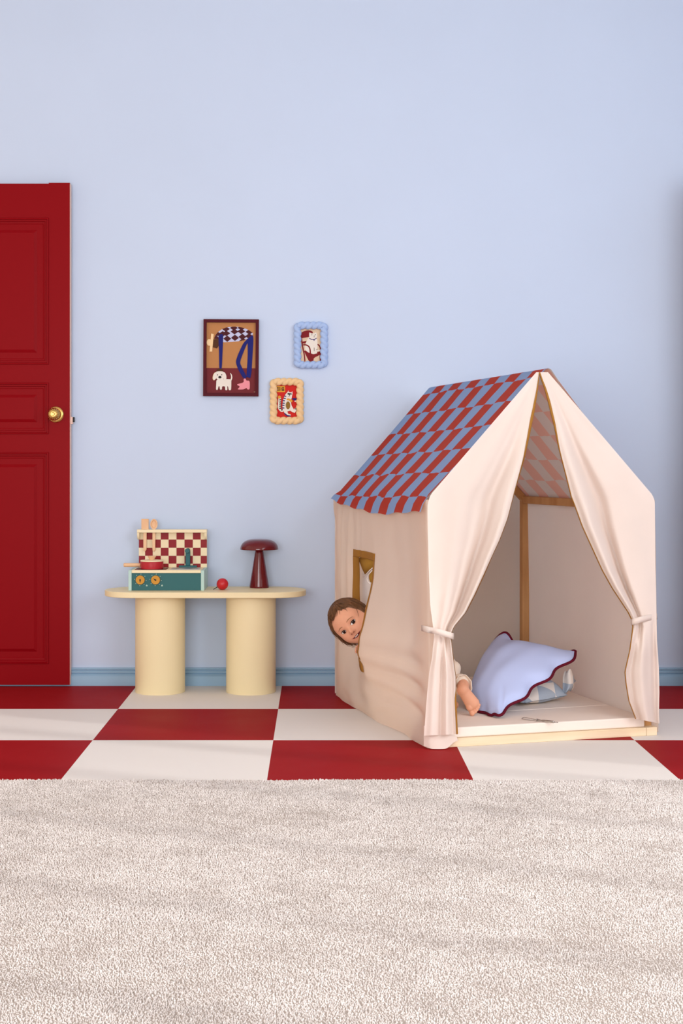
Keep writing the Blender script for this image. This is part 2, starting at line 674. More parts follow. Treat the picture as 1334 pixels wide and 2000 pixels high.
# ---------------------------------------------------------------- red ball
M_ball = mat('ball_red', '#c01622', 0.35, spec=0.5)
bx_ = (434 - VX) * 5.70 / F_PX
ball = thing('toy_ball', 'small shiny red wooden ball lying between toy kitchen and lamp', 'toy', (bx_, 5.715, TZ))
MB().ball((0, 0, .0235), .0236, 40, 24).build('ball_body', M_ball, ball, smooth=True)
MB().tube([(-.020, 0, .012), (-.030, -.002, .006), (-.037, -.003, .0022)], [.0018, .0014, .0012], 6).build('stem', M_black, ball, smooth=True)

# ---------------------------------------------------------------- toy kitchen
M_mint = mat('toy_mint', '#b5d3cd', 0.5)
M_teal = mat('toy_teal', '#2b6468', 0.5)
M_cream = mat('toy_cream', '#f1e2bd', 0.5)
M_tred = mat('toy_red', '#8c0f1c', 0.5)
M_ochre = mat('toy_ochre', '#c98d2c', 0.5)
M_hob = mat('toy_hob', '#5c1820', 0.4)
M_sink = mat('toy_sink', '#a9b3b6', 0.35)
M_beech = wood('beech', '#e2b48a', '#ecc6a0', (4, 60, 4))
M_panred = mat('pan_red', '#b1202c', 0.4)
KX, KY = -.601, 5.775
kit = thing('toy_kitchen', 'small toy kitchen in teal and cream with checkered splashback', 'toy', (KX, KY, TZ))
m = MB().box(-.139, .1375, -.090, .088, .0005, .070)
m.build('cabinet_front', M_teal, kit)
for x0, x1 in ((-.152, -.1392), (.1377, .1505)):
    MB().box(x0, x1, -.0945, .0895, 0, .081).build('side_panel', M_mint, kit, bevel=.0008)
MB().box(-.1388, .1373, -.0945, .074, .0705, .0815).build('worktop', M_cream, kit, bevel=.0008)
# splashback with printed squares
cx_ = [-.1313, -.1058, -.0743, -.0413, -.0092, .0232, .0562, .0907, .1228, .1483]
rz_ = [.2245, .195, .1614, .1284, .096, .0640]
m = MB().box(-.1313, .1483, .0752, .088, .0640, .2249, 0)
for i in range(9):
    for j in range(5):
        if (i + j) % 2 == 1:
            m.add([(cx_[i], .0750, rz_[j + 1]), (cx_[i + 1], .0750, rz_[j + 1]), (cx_[i + 1], .0750, rz_[j]), (cx_[i], .0750, rz_[j])], [(0, 1, 2, 3)], 1)
m.build('splashback', [M_cream, M_tred], kit)
# shelf with slots for the utensils
m = MB()
sz0, sz1 = .2252, .2372
m.box(-.1355, .1495, .046, .0530, sz0, sz1).box(-.1355, .1495, .0640, .088, sz0, sz1)
for a, b_ in ((-.1355, -.1135), (-.0945, -.0770), (-.0575, .1495)):
    m.box(a, b_, .0530, .0640, sz0, sz1)
m.build('shelf', M_cream, kit)
for x0 in (-.1355, .1405):
    v = [(x0 + dx, .0735 - .026 * math.cos(PI / 2 * k / 8), sz0 - .0005 - .030 * math.sin(PI / 2 * k / 8)) for dx in (0, .009) for k in range(9)]
    v += [(x0, .0735, sz0 - .0005), (x0 + .009, .0735, sz0 - .0005)]
    f = [(k, k + 1, 9 + k + 1, 9 + k) for k in range(8)] + [tuple(range(9)) + (18,), (tuple(range(9, 18)) + (19,))[::-1], (8, 18, 19, 17), (0, 9, 19, 18)]
    MB().add(v, f).build('shelf_bracket', M_cream, kit)
MB().box(-.130, -.004, -.072, .040, .0815, .0830).build('hob', M_hob, kit, bevel=.0006)
m = MB().box(.012, .126, -.060, .046, .0815, .0826)
m.box(.020, .118, -.052, .038, .0826, .0829, 1)
m.build('sink', [M_sink, mat('sink_basin', '#8d999d', 0.3)], kit)
tp = MB().box(.035, .109, .048, .066, .0815, .0900)
tp.box(.0625, .0815, .0500, .0620, .0900, .150)
tap = tp.build('tap', M_teal, kit, bevel=.0025, seg=3)
m = MB().lathe([(.008, -.0005), (.0095, 0), (.0095, .034), (.0085, .0355)], (.072, .056, .1520), 32, 'y')
m.build('spout', M_teal, tap, auto=40)
# dials and their printed ticks
M_tick = mat('tick_print', '#cfe0d0', 0.6)
for dx, ang in ((-.1047, -PI / 2 - .05), (-.0436, PI * .80)):
    m = MB().lathe([(.0178, 0), (.018, .001), (.018, .0075), (.0172, .0085), (0.0005, .0085)], (dx, -.0902, .0427), 48, 'y')
    dl = m.build('dial', M_ochre, kit, auto=40)
    ca, sa = math.cos(ang), math.sin(ang)
    y = -.0990
    pts = [(.0125 * ca, .0125 * sa), (-.002 * ca + .0035 * sa, -.002 * sa - .0035 * ca), (-.004 * ca, -.004 * sa), (-.002 * ca - .0035 * sa, -.002 * sa + .0035 * ca)]
    MB().add([(dx + a, y, .0427 + b_) for a, b_ in pts] + [(dx + a, y + .0004, .0427 + b_) for a, b_ in pts],
             [(0, 1, 2, 3), (7, 6, 5, 4), (0, 1, 5, 4), (1, 2, 6, 5), (2, 3, 7, 6), (3, 0, 4, 7)]).build('pointer', M_black, dl)
    m = MB()
    for k in range(8):
        a = PI / 2 - k * PI / 4 - .1
        x, z = dx + .0232 * math.cos(a), .0427 + .0232 * math.sin(a)
        s = .0011
        m.box(x - s, x + s, -.0906, -.0901, z - s, z + s)
    # small printed cooking symbol under the dial: a little pot with a lid line
    X, Z = dx + .0255, .0427 - .0225
    m.box(X - .003, X + .003, -.0906, -.0901, Z - .0025, Z + .0005)
    m.box(X - .003, X + .003, -.0906, -.0901, Z + .0015, Z + .0023)
    m.box(X - .0006, X + .0006, -.0906, -.0901, Z + .0032, Z + .0044)
    m.build('dial_print', M_tick, kit)

# toy utensils hanging in the shelf
sp = thing('toy_spatula', 'wooden toy spatula with square blade hanging through the shelf slot', 'toy utensil', (KX - .104, KY + .0585, TZ + .2))
m = MB().box(-.0150, .0150, -.003, .003, .0372, .0806)
m.build('blade', M_beech, sp, bevel=.0012)
v = [(-.0068, .0368), (.0068, .0368), (.0062, -.044), (.0010, -.0535), (-.0055, -.051), (-.0068, -.040)]
m = MB().add([(a, y, b_) for y in (-.003, .003) for a, b_ in v],
             [tuple(range(6))[::-1], tuple(range(6, 12))] + [(i, (i + 1) % 6, 6 + (i + 1) % 6, 6 + i) for i in range(6)])
m.build('handle', M_beech, sp, bevel=.0012)
so = thing('toy_spoon', 'wooden toy spoon with oval bowl hanging beside the square spatula', 'toy utensil', (KX - .0675, KY + .0585, TZ + .2))
m = MB()
pts = [(.0150 * math.cos(2 * PI * k / 32), .0215 * math.sin(2 * PI * k / 32) + .0590) for k in range(32)]
pin = [(.0105 * math.cos(2 * PI * k / 32), .0160 * math.sin(2 * PI * k / 32) + .0590) for k in range(32)]
v = [(a, .003, b_) for a, b_ in pts] + [(a, -.003, b_) for a, b_ in pts] + [(a, -.003, b_) for a, b_ in pin] + [(a * .8, .0012, .059 + (b_ - .059) * .8) for a, b_ in pin]
f = [tuple(range(32))]
for r_ in range(3):
    f += [(r_ * 32 + k, r_ * 32 + 32 + k, r_ * 32 + 32 + (k + 1) % 32, r_ * 32 + (k + 1) % 32) for k in range(32)]
f.append(tuple(range(96, 128))[::-1])
m.add(v, f).build('spoon_bowl', M_beech, so, weld=True, auto=40)
v = [(-.0060, .0378), (.0060, .0378), (.0056, -.046), (.0005, -.0535), (-.0056, -.050), (-.0062, -.040)]
m = MB().add([(a, y, b_) for y in (-.003, .003) for a, b_ in v],
             [tuple(range(6))[::-1], tuple(range(6, 12))] + [(i, (i + 1) % 6, 6 + (i + 1) % 6, 6 + i) for i in range(6)])
m.build('handle', M_beech, so, bevel=.0012)

pan = thing('toy_saucepan', 'red toy saucepan with a wooden handle on the hob', 'toy pan', (KX - .0656, KY - .030, TZ + .0831))
m = MB().lathe([(.0440, 0), (.0458, .0015), (.0462, .004), (.0462, .028), (.0455, .0295), (.0435, .0295), (.0430, .004), (.0005, .003)], (0, 0, 0), 64)
m.build('pot', M_panred, pan, auto=40)
MB().lathe([(.003, -.1145), (.0070, -.1135), (.0078, -.110), (.0074, -.048), (.0062, -.046)], (0, 0, .0150), 24, 'x').build('handle', M_beech, pan, smooth=True)
lid = thing('toy_pan_cover', 'cream toy pan lid with cone knob on the red saucepan', 'toy lid', (KX - .0656, KY - .030, TZ + .1127))
MB().lathe([(.0440, 0), (.0462, .0006), (.0466, .003), (.0455, .0052), (.0005, .0056)], (0, 0, 0), 64).build('lid_plate', M_cream, lid, auto=40)
MB().lathe([(.0085, .0054), (.0100, .008), (.0172, .0210), (.0165, .0222), (.0005, .0222)], (0, 0, 0), 40).build('lid_knob', M_beech, lid, auto=40)

# ---------------------------------------------------------------- pictures on the wall
M_frame = mat('frame_burgundy', '#4f121d', 0.5, spec=.1)
PX_ = YW / F_PX   # metres per pixel on the wall
Aco = {k: mat('print_' + k, v, 0.6, spec=0.2) for k, v in dict(
    tan='#b57d4c', maroon='#6f2228', white='#e4dcd2', black='#1a1414', navy='#15186b', lilac='#bfc3e2', dark='#47121c', cream='#efcfa0', brown='#4e2b12',
    pink='#e58f9b', beige='#d9bfa2', crimson='#7c1019', red='#c91d16', mustard='#d99a3b', olive='#8a6420', yellow='#e0a92e', purple='#3d1d6b').items()}


from mathutils.geometry import tessellate_polygon


class Art:
    """Flat printed shapes, drawn in the units of a close-up, laid on one sheet of paper."""

    def __init__(self, cx, cy, s, y0):
        self.cx, self.cy, self.s, self.y = cx, cy, s, y0
        self.mb, self.names = MB(), []

    def poly(self, pts, c, soft=None):
        if c not in self.names:
            self.names.append(c)
        if soft is None:
            soft = 5 < len(pts) < 24
        if soft:
            for _ in range(2):          # round the drawn outline off a little
                q = []
                for i in range(len(pts)):
                    (x0, y0), (x1, y1) = pts[i], pts[(i + 1) % len(pts)]
                    q += [(x0 * .82 + x1 * .18, y0 * .82 + y1 * .18), (x0 * .18 + x1 * .82, y0 * .18 + y1 * .82)]
                pts = q
        v = [((x - self.cx) * self.s, self.y, -(y - self.cy) * self.s) for x, y in pts]
        tris = tessellate_polygon([[Vector((p[0], p[2], 0)) for p in v]])
        fs = []
        for t in tris:
            p, q, r = (v[i] for i in t)
            a = (q[0] - p[0]) * (r[2] - p[2]) - (r[0] - p[0]) * (q[2] - p[2])
            fs.append(tuple(t) if a > 0 else tuple(t)[::-1])
        self.mb.add(v, fs, self.names.index(c))
        self.y -= .00012
        return self

    def ell(self, x, y, rx, ry, c, rot=0, n=24):
        return self.poly([(x + rx * math.cos(a) * math.cos(rot) - ry * math.sin(a) * math.sin(rot),
                           y + rx * math.cos(a) * math.sin(rot) + ry * math.sin(a) * math.cos(rot)) for a in (2 * PI * k / n for k in range(n))], c)

    def line(self, pts, w, c):
        p = [Vector((x, y)) for x, y in pts]
        Lp, Rp = [], []
        for i in range(len(p)):
            d = (p[min(i + 1, len(p) - 1)] - p[max(i - 1, 0)]).normalized()
            nrm = Vector((-d.y, d.x))
            ww = w[i] if hasattr(w, '__len__') else w
            Lp.append(tuple(p[i] + nrm * ww / 2))
            Rp.append(tuple(p[i] - nrm * ww / 2))
        return self.poly(Lp + Rp[::-1], c)

    def build(self, parent, name='print'):
        return self.mb.build(name, [Aco[n] for n in self.names], parent)


# the larger print: somebody bending down over a little dog
S1 = PX_ / 10.67
c1 = P(451.5, 699.2, YW)
pic = thing('framed_picture', 'tall burgundy framed print of a bending figure petting a small white dog', 'picture', (c1.x, YW - .0005, c1.z))
pic.rotation_euler = (0, math.radians(.35), 0)
hwf, hhf, bw = .1145, .1590, .0128
m = MB()
for q in ((-hwf, hwf, hhf - bw, hhf), (-hwf, hwf, -hhf, -hhf + bw), (-hwf, -hwf + bw, -hhf + bw, hhf - bw), (hwf - bw, hwf, -hhf + bw, hhf - bw)):
    m.box(q[0], q[1], -.018, 0, q[2], q[3])
m.build('picture_frame', M_frame, pic)
a = Art(656, 898, S1, -.0075)
a.poly([(130, 150), (1180, 150), (1180, 1115), (130, 1115)], 'tan')
a.poly([(130, 1112), (1180, 1112), (1180, 1660), (130, 1660)], 'maroon')
# checked jumper: arched back, diamonds clipped to the arch
top = [(300, 505), (335, 420), (385, 360), (460, 305), (540, 270), (620, 255), (720, 248), (800, 252), (880, 265), (960, 290), (1030, 325), (1090, 365), (1115, 395)]
bot = [(1095, 425), (1010, 490), (920, 530), (820, 550), (700, 562), (600, 570), (480, 578), (470, 500), (400, 500), (360, 505)]
a.poly(top + bot, 'lilac')


def topy(x): return interp(x, [p[0] for p in top], [p[1] for p in top])


def boty(x): return interp(x, [300, 360, 470, 480, 600, 700, 820, 920, 1010, 1095, 1115], [505, 505, 505, 578, 570, 562, 550, 530, 490, 425, 400])


for i, (x, y) in enumerate([(545, 298), (712, 275), (870, 272), (555, 388), (725, 352), (865, 345), (1035, 355), (575, 500), (735, 480), (890, 460), (1030, 445), (375, 412), (345, 500), (905, 545), (480, 400)]):
    w_, h_ = 82, 58 if y < 450 else 66
    dia = [(x - w_, y), (x, y - h_), (x + w_, y), (x, y + h_)]
    dense = []
    for k in range(4):
        p, q = dia[k], dia[(k + 1) % 4]
        dense += [(p[0] + (q[0] - p[0]) * t / 6, p[1] + (q[1] - p[1]) * t / 6) for t in range(6)]
    cl = [(min(1112, max(305, px)), min(max(py, topy(min(1112, max(305, px)))), boty(min(1112, max(305, px))))) for px, py in dense]
    ar = abs(sum(cl[j][0] * cl[(j + 1) % 24][1] - cl[(j + 1) % 24][0] * cl[j][1] for j in range(24)))
    if ar > 900:
        a.poly(cl, 'dark')
a.poly([(290, 515), (400, 505), (405, 640), (360, 705), (278, 680)], 'brown')
a.ell(200, 580, 52, 70, 'cream').poly([(240, 395), (292, 405), (262, 770), (207, 772)], 'cream')
a.poly([(395, 420), (470, 400), (490, 430), (487, 560), (478, 800), (466, 1140), (412, 1140), (408, 800), (395, 560)], 'navy')
a.poly([(1095, 420), (1115, 440), (1120, 560), (1100, 900), (1085, 1200), (1048, 1370), (970, 1370), (985, 1200), (1003, 900), (1003, 590), (985, 600), (835, 985), (880, 1090), (985, 1290), (960, 1330),
        (915, 1325), (810, 1150), (752, 985), (800, 830), (905, 600), (980, 515)], 'navy')
a.poly([(920, 1330), (965, 1325), (975, 1370), (1050, 1372), (1050, 1555), (1000, 1555), (985, 1520), (920, 1556), (785, 1558), (850, 1495), (785, 1462), (790, 1445), (925, 1410)], 'pink')
# dog
a.poly([(355, 1350), (560, 1340), (665, 1345), (665, 1480), (660, 1570), (612, 1572), (598, 1490), (582, 1490), (585, 1572), (540, 1572), (535, 1490), (475, 1490), (470, 1562), (430, 1562), (420, 1490), (400, 1490), (385, 1568),
        (345, 1565), (352, 1450)], 'white')
a.line([(655, 1370), (675, 1310), (665, 1250), (638, 1215)], [30, 28, 22, 8], 'white')
a.ell(430, 1275, 92, 95, 'white').ell(320, 1285, 40, 85, 'cream', .25).ell(325, 1283, 36, 80, 'white', .25).ell(525, 1280, 36, 82, 'white', -.2)
a.ell(425, 1158, 70, 34, 'brown').ell(425, 1200, 80, 22, 'white').ell(427, 1303, 33, 25, 'black').ell(378, 1255, 9, 12, 'black').ell(465, 1253, 9, 12, 'black')
a.ell(1150, 1605, 16, 4, 'beige')
a.build(pic)


def rope_frame(name, cx, cy, w, h, r, material, label, tilt=0.0):
    """Picture frame moulded like a two-strand rope."""
    c = P(cx, cy, YW)
    root = thing(name, label, 'picture', (c.x, YW - .0008, c.z))
    root.rotation_euler = (0, tilt, 0)
    hw_, hh_ = w / 2 - r, h / 2 - r
    rc = .010
    path = []
    corners = [(-hw_ + rc, -hh_ + rc, PI), (hw_ - rc, -hh_ + rc, 1.5 * PI), (hw_ - rc, hh_ - rc, 0), (-hw_ + rc, hh_ - rc, PI / 2)]
    for i, (x, z, a0) in enumerate(corners):
        for k in range(9):
            aa = a0 + PI / 2 * k / 8
            path.append((x + rc * math.cos(aa), z + rc * math.sin(aa)))
        x2, z2, a2 = corners[(i + 1) % 4]
        p0 = path[-1]
        p1 = (x2 + rc * math.cos(a2), z2 + rc * math.sin(a2))
        for k in range(1, 44):
            path.append((p0[0] + (p1[0] - p0[0]) * k / 44, p0[1] + (p1[1] - p0[1]) * k / 44))
    n = len(path)
    per = sum(math.hypot(path[i][0] - path[i - 1][0], path[i][1] - path[i - 1][1]) for i in range(n))
    turns = round(per / .0243)
    s, NS = 0, 36
    v, f = [], []
    for i in range(n):
        if i:
            s += math.hypot(path[i][0] - path[i - 1][0], path[i][1] - path[i - 1][1])
        d = Vector((path[(i + 1) % n][0] - path[i - 1][0], path[(i + 1) % n][1] - path[i - 1][1])).normalized()
        nrm = Vector((d.y, -d.x))
        ph = turns * PI * s / per
        for k in range(NS):
            aa = 2 * PI * k / NS
            rr = r * (.70 + .40 * abs(math.cos(aa + ph)) ** .75)
            v.append((path[i][0] + nrm.x * rr * math.cos(aa), -r * .75 + rr * .75 * math.sin(aa), path[i][1] + nrm.y * rr * math.cos(aa)))
    for i in range(n):
        for k in range(NS):
            j, k2 = (i + 1) % n, (k + 1) % NS
            f.append((i * NS + k, i * NS + k2, j * NS + k2, j * NS + k))
    v = [(x, min(y, 0), z) for x, y, z in v]
    MB().add(v, f).build('picture_frame', material, root, smooth=True, weld=True)
    return root


M_rb = mat('rope_blue', '#a3bce6', 0.45, bump=.02, bscale=200)
M_rt = mat('rope_tan', '#e8c493', 0.45, bump=.02, bscale=200)
S2 = PX_ / 15.69
pic2 = rope_frame('framed_picture', 607.0, 674.6, .1395, .1930, .0150, M_rb, 'small print of a white cat on a red chair in a blue twisted rope frame')
a = Art(665, 875, S2, -.0045)
a.poly([(310, 330), (1040, 330), (1040, 1400), (310, 1400)], 'beige')
a.poly([(350, 510), (430, 450), (560, 415), (650, 420), (720, 450), (735, 500), (620, 620), (500, 640), (350, 665)], 'crimson')
a.line([(375, 640), (395, 780), (430, 1000), (470, 1180), (485, 1370)], 40, 'crimson')
a.poly([(410, 760), (540, 740), (500, 820), (415, 820)], 'crimson')
a.poly([(450, 1040), (500, 1030), (640, 1120), (960, 1060), (970, 1110), (930, 1180), (760, 1260), (740, 1370), (620, 1370), (560, 1270)], 'crimson')
a.line([(870, 840), (930, 890), (960, 960), (955, 1150), (955, 1370)], 38, 'crimson')
a.poly([(600, 620), (840, 650), (870, 720), (870, 950), (850, 1080), (870, 1120), (740, 1150), (640, 1110), (560, 1080), (490, 1000), (480, 920), (510, 810)], 'white')
a.poly([(612, 600), (620, 470), (680, 510), (770, 510), (830, 475), (865, 560), (845, 650), (760, 680), (660, 670)], 'white')
a.line([(610, 662), (680, 690), (770, 695), (845, 662)], 22, 'purple').ell(765, 720, 16, 20, 'purple')
a.line([(640, 1085), (760, 1095), (880, 1040), (985, 1035)], [26, 34, 34, 40], 'white')
a.line([(430, 860), (520, 860), (610, 910), (645, 1000), (655, 1180), (660, 1370)], 40, 'crimson')
a.line([(680, 555), (712, 555)], 16, 'black').line([(790, 553), (820, 553)], 16, 'black').poly([(752, 582), (788, 582), (770, 605)], 'black').line([(745, 628), (770, 612), (795, 628)], 7, 'black')
a.line([(770, 950), (772, 1050)], 12, 'black').line([(835, 1020), (870, 990)], 12, 'black')
a.build(pic2)

S3 = PX_ / 16.675
pic3 = rope_frame('framed_picture', 560.2, 783.8, .1395, .1910, .0150, M_rt, 'small red print of a striped dancing cat in a tan twisted rope frame')
a = Art(672, 897, S3, -.0045)
a.poly([(280, 320), (1060, 320), (1060, 1450), (280, 1450)], 'red')
a.poly([(300, 405), (615, 405), (615, 597), (300, 597)], 'yellow')
a.poly([(300, 425), (598, 425), (598, 578), (300, 578)], 'mustard')
for x0, x1, y0, y1 in ((355, 378, 440, 562), (378, 460, 440, 456), (378, 460, 546, 562), (378, 448, 478, 492), (378, 448, 512, 526), (438, 452, 478, 526),
                       (482, 494, 440, 562), (470, 506, 470, 482), (466, 484, 505, 517), (515, 588, 455, 467), (532, 544, 438, 484), (560, 572, 438, 484),
                       (518, 586, 496, 506), (518, 586, 552, 562), (518, 529, 496, 562), (575, 586, 496, 562), (546, 557, 496, 562), (518, 586, 524, 534)):
    a.poly([(x0, y0), (x1, y0), (x1, y1), (x0, y1)], 'black')
# tail with rings
a.line([(560, 1215), (500, 1215), (435, 1140), (430, 1000), (440, 880), (440, 770)], [60, 75, 95, 92, 88, 84], 'white')
a.ell(432, 765, 52, 52, 'mustard')
for y in (855, 925, 990, 1060, 1130):
    a.poly([(430, y - 18), (490, y - 26), (490, y + 8), (430, y + 22)], 'black')
a.ell(512, 1178, 22, 26, 'black')
# body, legs, head
a.poly([(700, 590), (725, 545), (755, 600), (820, 605), (855, 575), (865, 620), (830, 790), (800, 900), (830, 1040), (905, 1170), (950, 1110), (990, 1130), (990, 1190), (935, 1275), (850, 1250), (780, 1200), (690, 1230), (720, 1310),
        (800, 1325), (800, 1375), (700, 1385), (600, 1300), (575, 1230), (540, 1180), (530, 1040), (545, 880), (600, 720), (640, 660)], 'white')
a.poly([(575, 1260), (610, 1280), (700, 1350), (800, 1362), (795, 1390), (700, 1392), (620, 1340)], 'navy')
for x, y in ((625, 732), (608, 805), (578, 880), (572, 960), (565, 1030), (562, 1115)):
    a.poly([(x - 34, y - 20), (x + 34, y - 12), (x + 30, y + 20), (x - 36, y + 16)], 'navy')
a.ell(712, 1030, 72, 128, 'olive')
a.poly([(665, 820), (720, 800), (800, 830), (860, 870), (845, 940), (800, 920), (740, 870), (670, 860)], 'mustard')
a.poly([(840, 800), (985, 800), (985, 850), (930, 880), (890, 860)], 'navy').ell(955, 900, 35, 22, 'white').ell(970, 1145, 24, 24, 'black')
a.line([(700, 645), (830, 655)], 22, 'black').line([(765, 650), (760, 715)], 26, 'black').ell(720, 672, 16, 22, 'black').ell(812, 675, 14, 22, 'black').line([(715, 742), (775, 748)], 10, 'crimson')
a.poly([(705, 585), (727, 560), (745, 600)], 'pink').poly([(825, 615), (855, 592), (850, 630)], 'pink')
a.build(pic3)

# ---------------------------------------------------------------- play tent
TA = math.radians(16.0)
TW, TD = 0.82, 1.08
FL = Vector((0.368, 4.588, 0))
CA, SA = math.cos(TA), math.sin(TA)


def F(px, py, v):
    """Measure a photo point on the tent's plane at depth v: returns (u, v, z) in the tent's own axes."""
    t = (px - VX) / F_PX
    u = (t * (FL.y + CA * v) - FL.x + SA * v) / (CA - SA * t)
    Y = FL.y + SA * u + CA * v
    return u, v, CAM_H - (py - VY) * Y / F_PX


def to_world(u, v, z):
    return Vector((FL.x + CA * u - SA * v, FL.y + SA * u + CA * v, z))


def cloth_mat(name, colour, trans=.52, vary=.02, tcol=None):
    return mat(name, colour, 0.85, spec=0.08, bump=.10, bscale=700, vary=vary, vscale=9, trans=trans, tcol=tcol)


M_cloth = cloth_mat('tent_canvas', '#fcf3ea', trans=.56, tcol='#ffe8d0')  # same canvas as the curtains, whitened to lift the dim inside
M_curt = cloth_mat('curtain_canvas', '#eddfd7', trans=.22, tcol='#fff0e1')   # same canvas, toned darker and less translucent for the brighter front light
M_gold = mat('mustard_binding', '#9c6d30', 0.75, spec=.1, bump=.1, bscale=600)
M_lining = mat('mustard_lining', '#b78a3c', 0.8, spec=.1, trans=.2)
M_wood = wood('tent_wood_shaded', '#bd8a56', '#cf9f6c', (6, 6, 1.2))  # inner frame: its shade is put into a darker wood colour
M_woodf = wood('tent_wood_lit', '#e6cdab', '#eed8ba', (1.2, 20, 20))  # front base: same wood, the light on it put into the colour
tent = thing('play_tent', 'house-shaped cream play tent with red and blue checked roof and tied-back curtains', 'tent', FL, TA)

# wooden frame
q = .030
for u, v in ((.014, .036), (TW - .036, .036), (.006, TD - .05), (TW - .036, TD - .05)):
    MB().box(u, u + q, v, v + q, .0, .788).build('frame_post', M_wood, tent, bevel=.002)
for u in (.006, TW - .036):
    MB().box(u, u + q, .067, TD - .051, .757, .787).build('eave_beam', M_wood, tent, bevel=.002)
    MB().box(u + .008 * (u < .1), u + q, .067, TD - .051, .0, .028).build('base_beam', M_wood, tent, bevel=.002)
MB().box(.037, TW - .037, TD - .05, TD - .02, .0, .028).build('base_beam', M_wood, tent, bevel=.002)
MB().box(.005, .7745, .0, .030, .0, .028).build('base_beam', M_woodf, tent, bevel=.0015)
MB().box(.7755, .815, .0, .034, .0, .028).build('corner_block', M_woodf, tent, bevel=.0015)
for v in (TD - .035,):
    for s in (0, 1):
        a = (.022 if s == 0 else TW - .022, v, .772)
        b_ = (.41 + (-.010 if s == 0 else .010), v, 1.165)
        MB().bar(a, b_, .026, .026, (0, 1, 0)).build('rafter', M_wood, tent, bevel=.002)

# side wall with the window
WV0, WV1, WZ0, WZ1 = .54, .78, .23, .57


def wall_out(v, z):
    """How far the left wall's cloth stands out from the frame."""
    gz = gs(z, .25, .19 if z > .25 else .15)
    if v <= WV0:
        gv = gs(v, WV0, .24)
    else:
        gv = gs(v, WV0, .16) if z < WZ0 + .001 else gs(v, WV0, .03)
        if WZ0 < z < WZ1 + .1 and v > WV1 - .001:
            gv = 0
    d = .060 * gz * gv
    lean = .016 * (z / .79) * (1 - v / TD) + .005 * z
    d += lean
    pl = sstep(.66, .82, v) * sstep(.25, .5, z)
    d += pl * (.0065 * math.sin(2 * PI * (v - .06 * (.78 - z)) / .083) + .004 * math.sin(2 * PI * v / .05 + 1)) * sstep(.765, .68, z)
    # sagging creases that run from the child's push to the front corner
    for z0, sl, w, amp in ((.232, .04, .026, .020), (.165, .10, .030, .017), (.30, -.02, .03, .009)):
        d += amp * gs(z - (z0 + sl * (v - .3)), 0, w) * sstep(.0, .12, v) * (1 - sstep(.45, .62, v))
        d -= amp * .8 * gs(z - (z0 + sl * (v - .3) - w * 1.7), 0, w) * sstep(.0, .12, v) * (1 - sstep(.45, .62, v))
    bk = 1 - sstep(.78, 1.0, v)
    d += .016 * bk * gs(z, .10, .06) * sstep(.15, .5, v) + bk * .010 * gs(z - (.06 + .03 * math.sin(v * 7)), 0, .025) * sstep(.1, .4, v)
    d += .0022 * math.sin(v * 31 + z * 17) * math.sin(z * 23 - v * 9)
    d += .006 * math.sin(2 * PI * v / .42 + .6) * sstep(.75, .4, z)
    d += .010 * bk * sstep(.05, .01, z)
    return d


def hem_roof(v):
    """Height of the roof's lower hem along the side."""
    return interp(v, [0, .1, .3, .47, .62, .78, .95, 1.08], [.763, .761, .748, .740, .748, .755, .764, .778]) + .003 * math.sin(v * 31)


def wall_z(v, k):
    z = .010 + k * .01 if k >= 1 else .003
    if k > 66:
        z = .670 + (k - 66) / 10 * (hem_roof(v) + .012 * (1 - sstep(.96, 1.05, v)) + .028 * sstep(.07, .0, v) - .670)
    return z


m = MB()
m.grid(lambda a, b_: (-wall_out(a * TD, wall_z(a * TD, b_ * 76)), a * TD, wall_z(a * TD, b_ * 76)), 108, 76,
       skip=lambda a, b_: WV0 < a * TD < WV1 and WZ0 < .010 + b_ * .76 < WZ1)
# the wall's cloth turns the front corner
m.grid(lambda a, b_: (-wall_out(0, wall_z(0, b_ * 76)) + [0, .001, .006, .030, .060][int(round(a * 4))], [-.0, -.006, -.0095, -.008, -.004][int(round(a * 4))], wall_z(0, b_ * 76)), 4, 76, flip=True)
lw = m.build('side_wall', M_cloth, tent, smooth=True, weld=False)

# binding round the window
bw = .027


def strip(v0, v1, z0, z1, off=.0022, n=26):
    mb = MB()
    mb.grid(lambda a, b_: (-wall_out(min(max(v0 + (v1 - v0) * a, 0), TD), z0 + (z1 - z0) * b_) - off, v0 + (v1 - v0) * a, z0 + (z1 - z0) * b_), 6 if v1 - v0 < .05 else n, 6 if z1 - z0 < .05 else n)
    return mb


wb = strip(WV0 - .015, WV0 - .0005, WZ0 - .01, WZ1)
wb.grid(lambda a, b_: (-wall_out(WV0, WZ0 - .01 + (WZ1 - WZ0 + .01) * b_) - .0022 + .012 * a, WV0 - .0005 + .0015 * a, WZ0 - .01 + (WZ1 - WZ0 + .01) * b_), 3, 26)
wb.v += []
for args in ((WV1 + .0005, WV1 + bw, WZ0 + .045, WZ1), (WV0 - .015, WV1 + bw, WZ1, WZ1 + bw)):
    s_ = strip(*args)
    wb.add(s_.v, s_.f)
# left reveal of the binding, turned to the inside
wb.grid(lambda a, b_: (-wall_out(WV1 + .001, WZ0 + .045 + (WZ1 - WZ0 - .045) * b_) - .0022 + .014 * a, WV1 + .0005 - .002 * a, WZ0 + .045 + (WZ1 - WZ0 - .045) * b_), 3, 26)
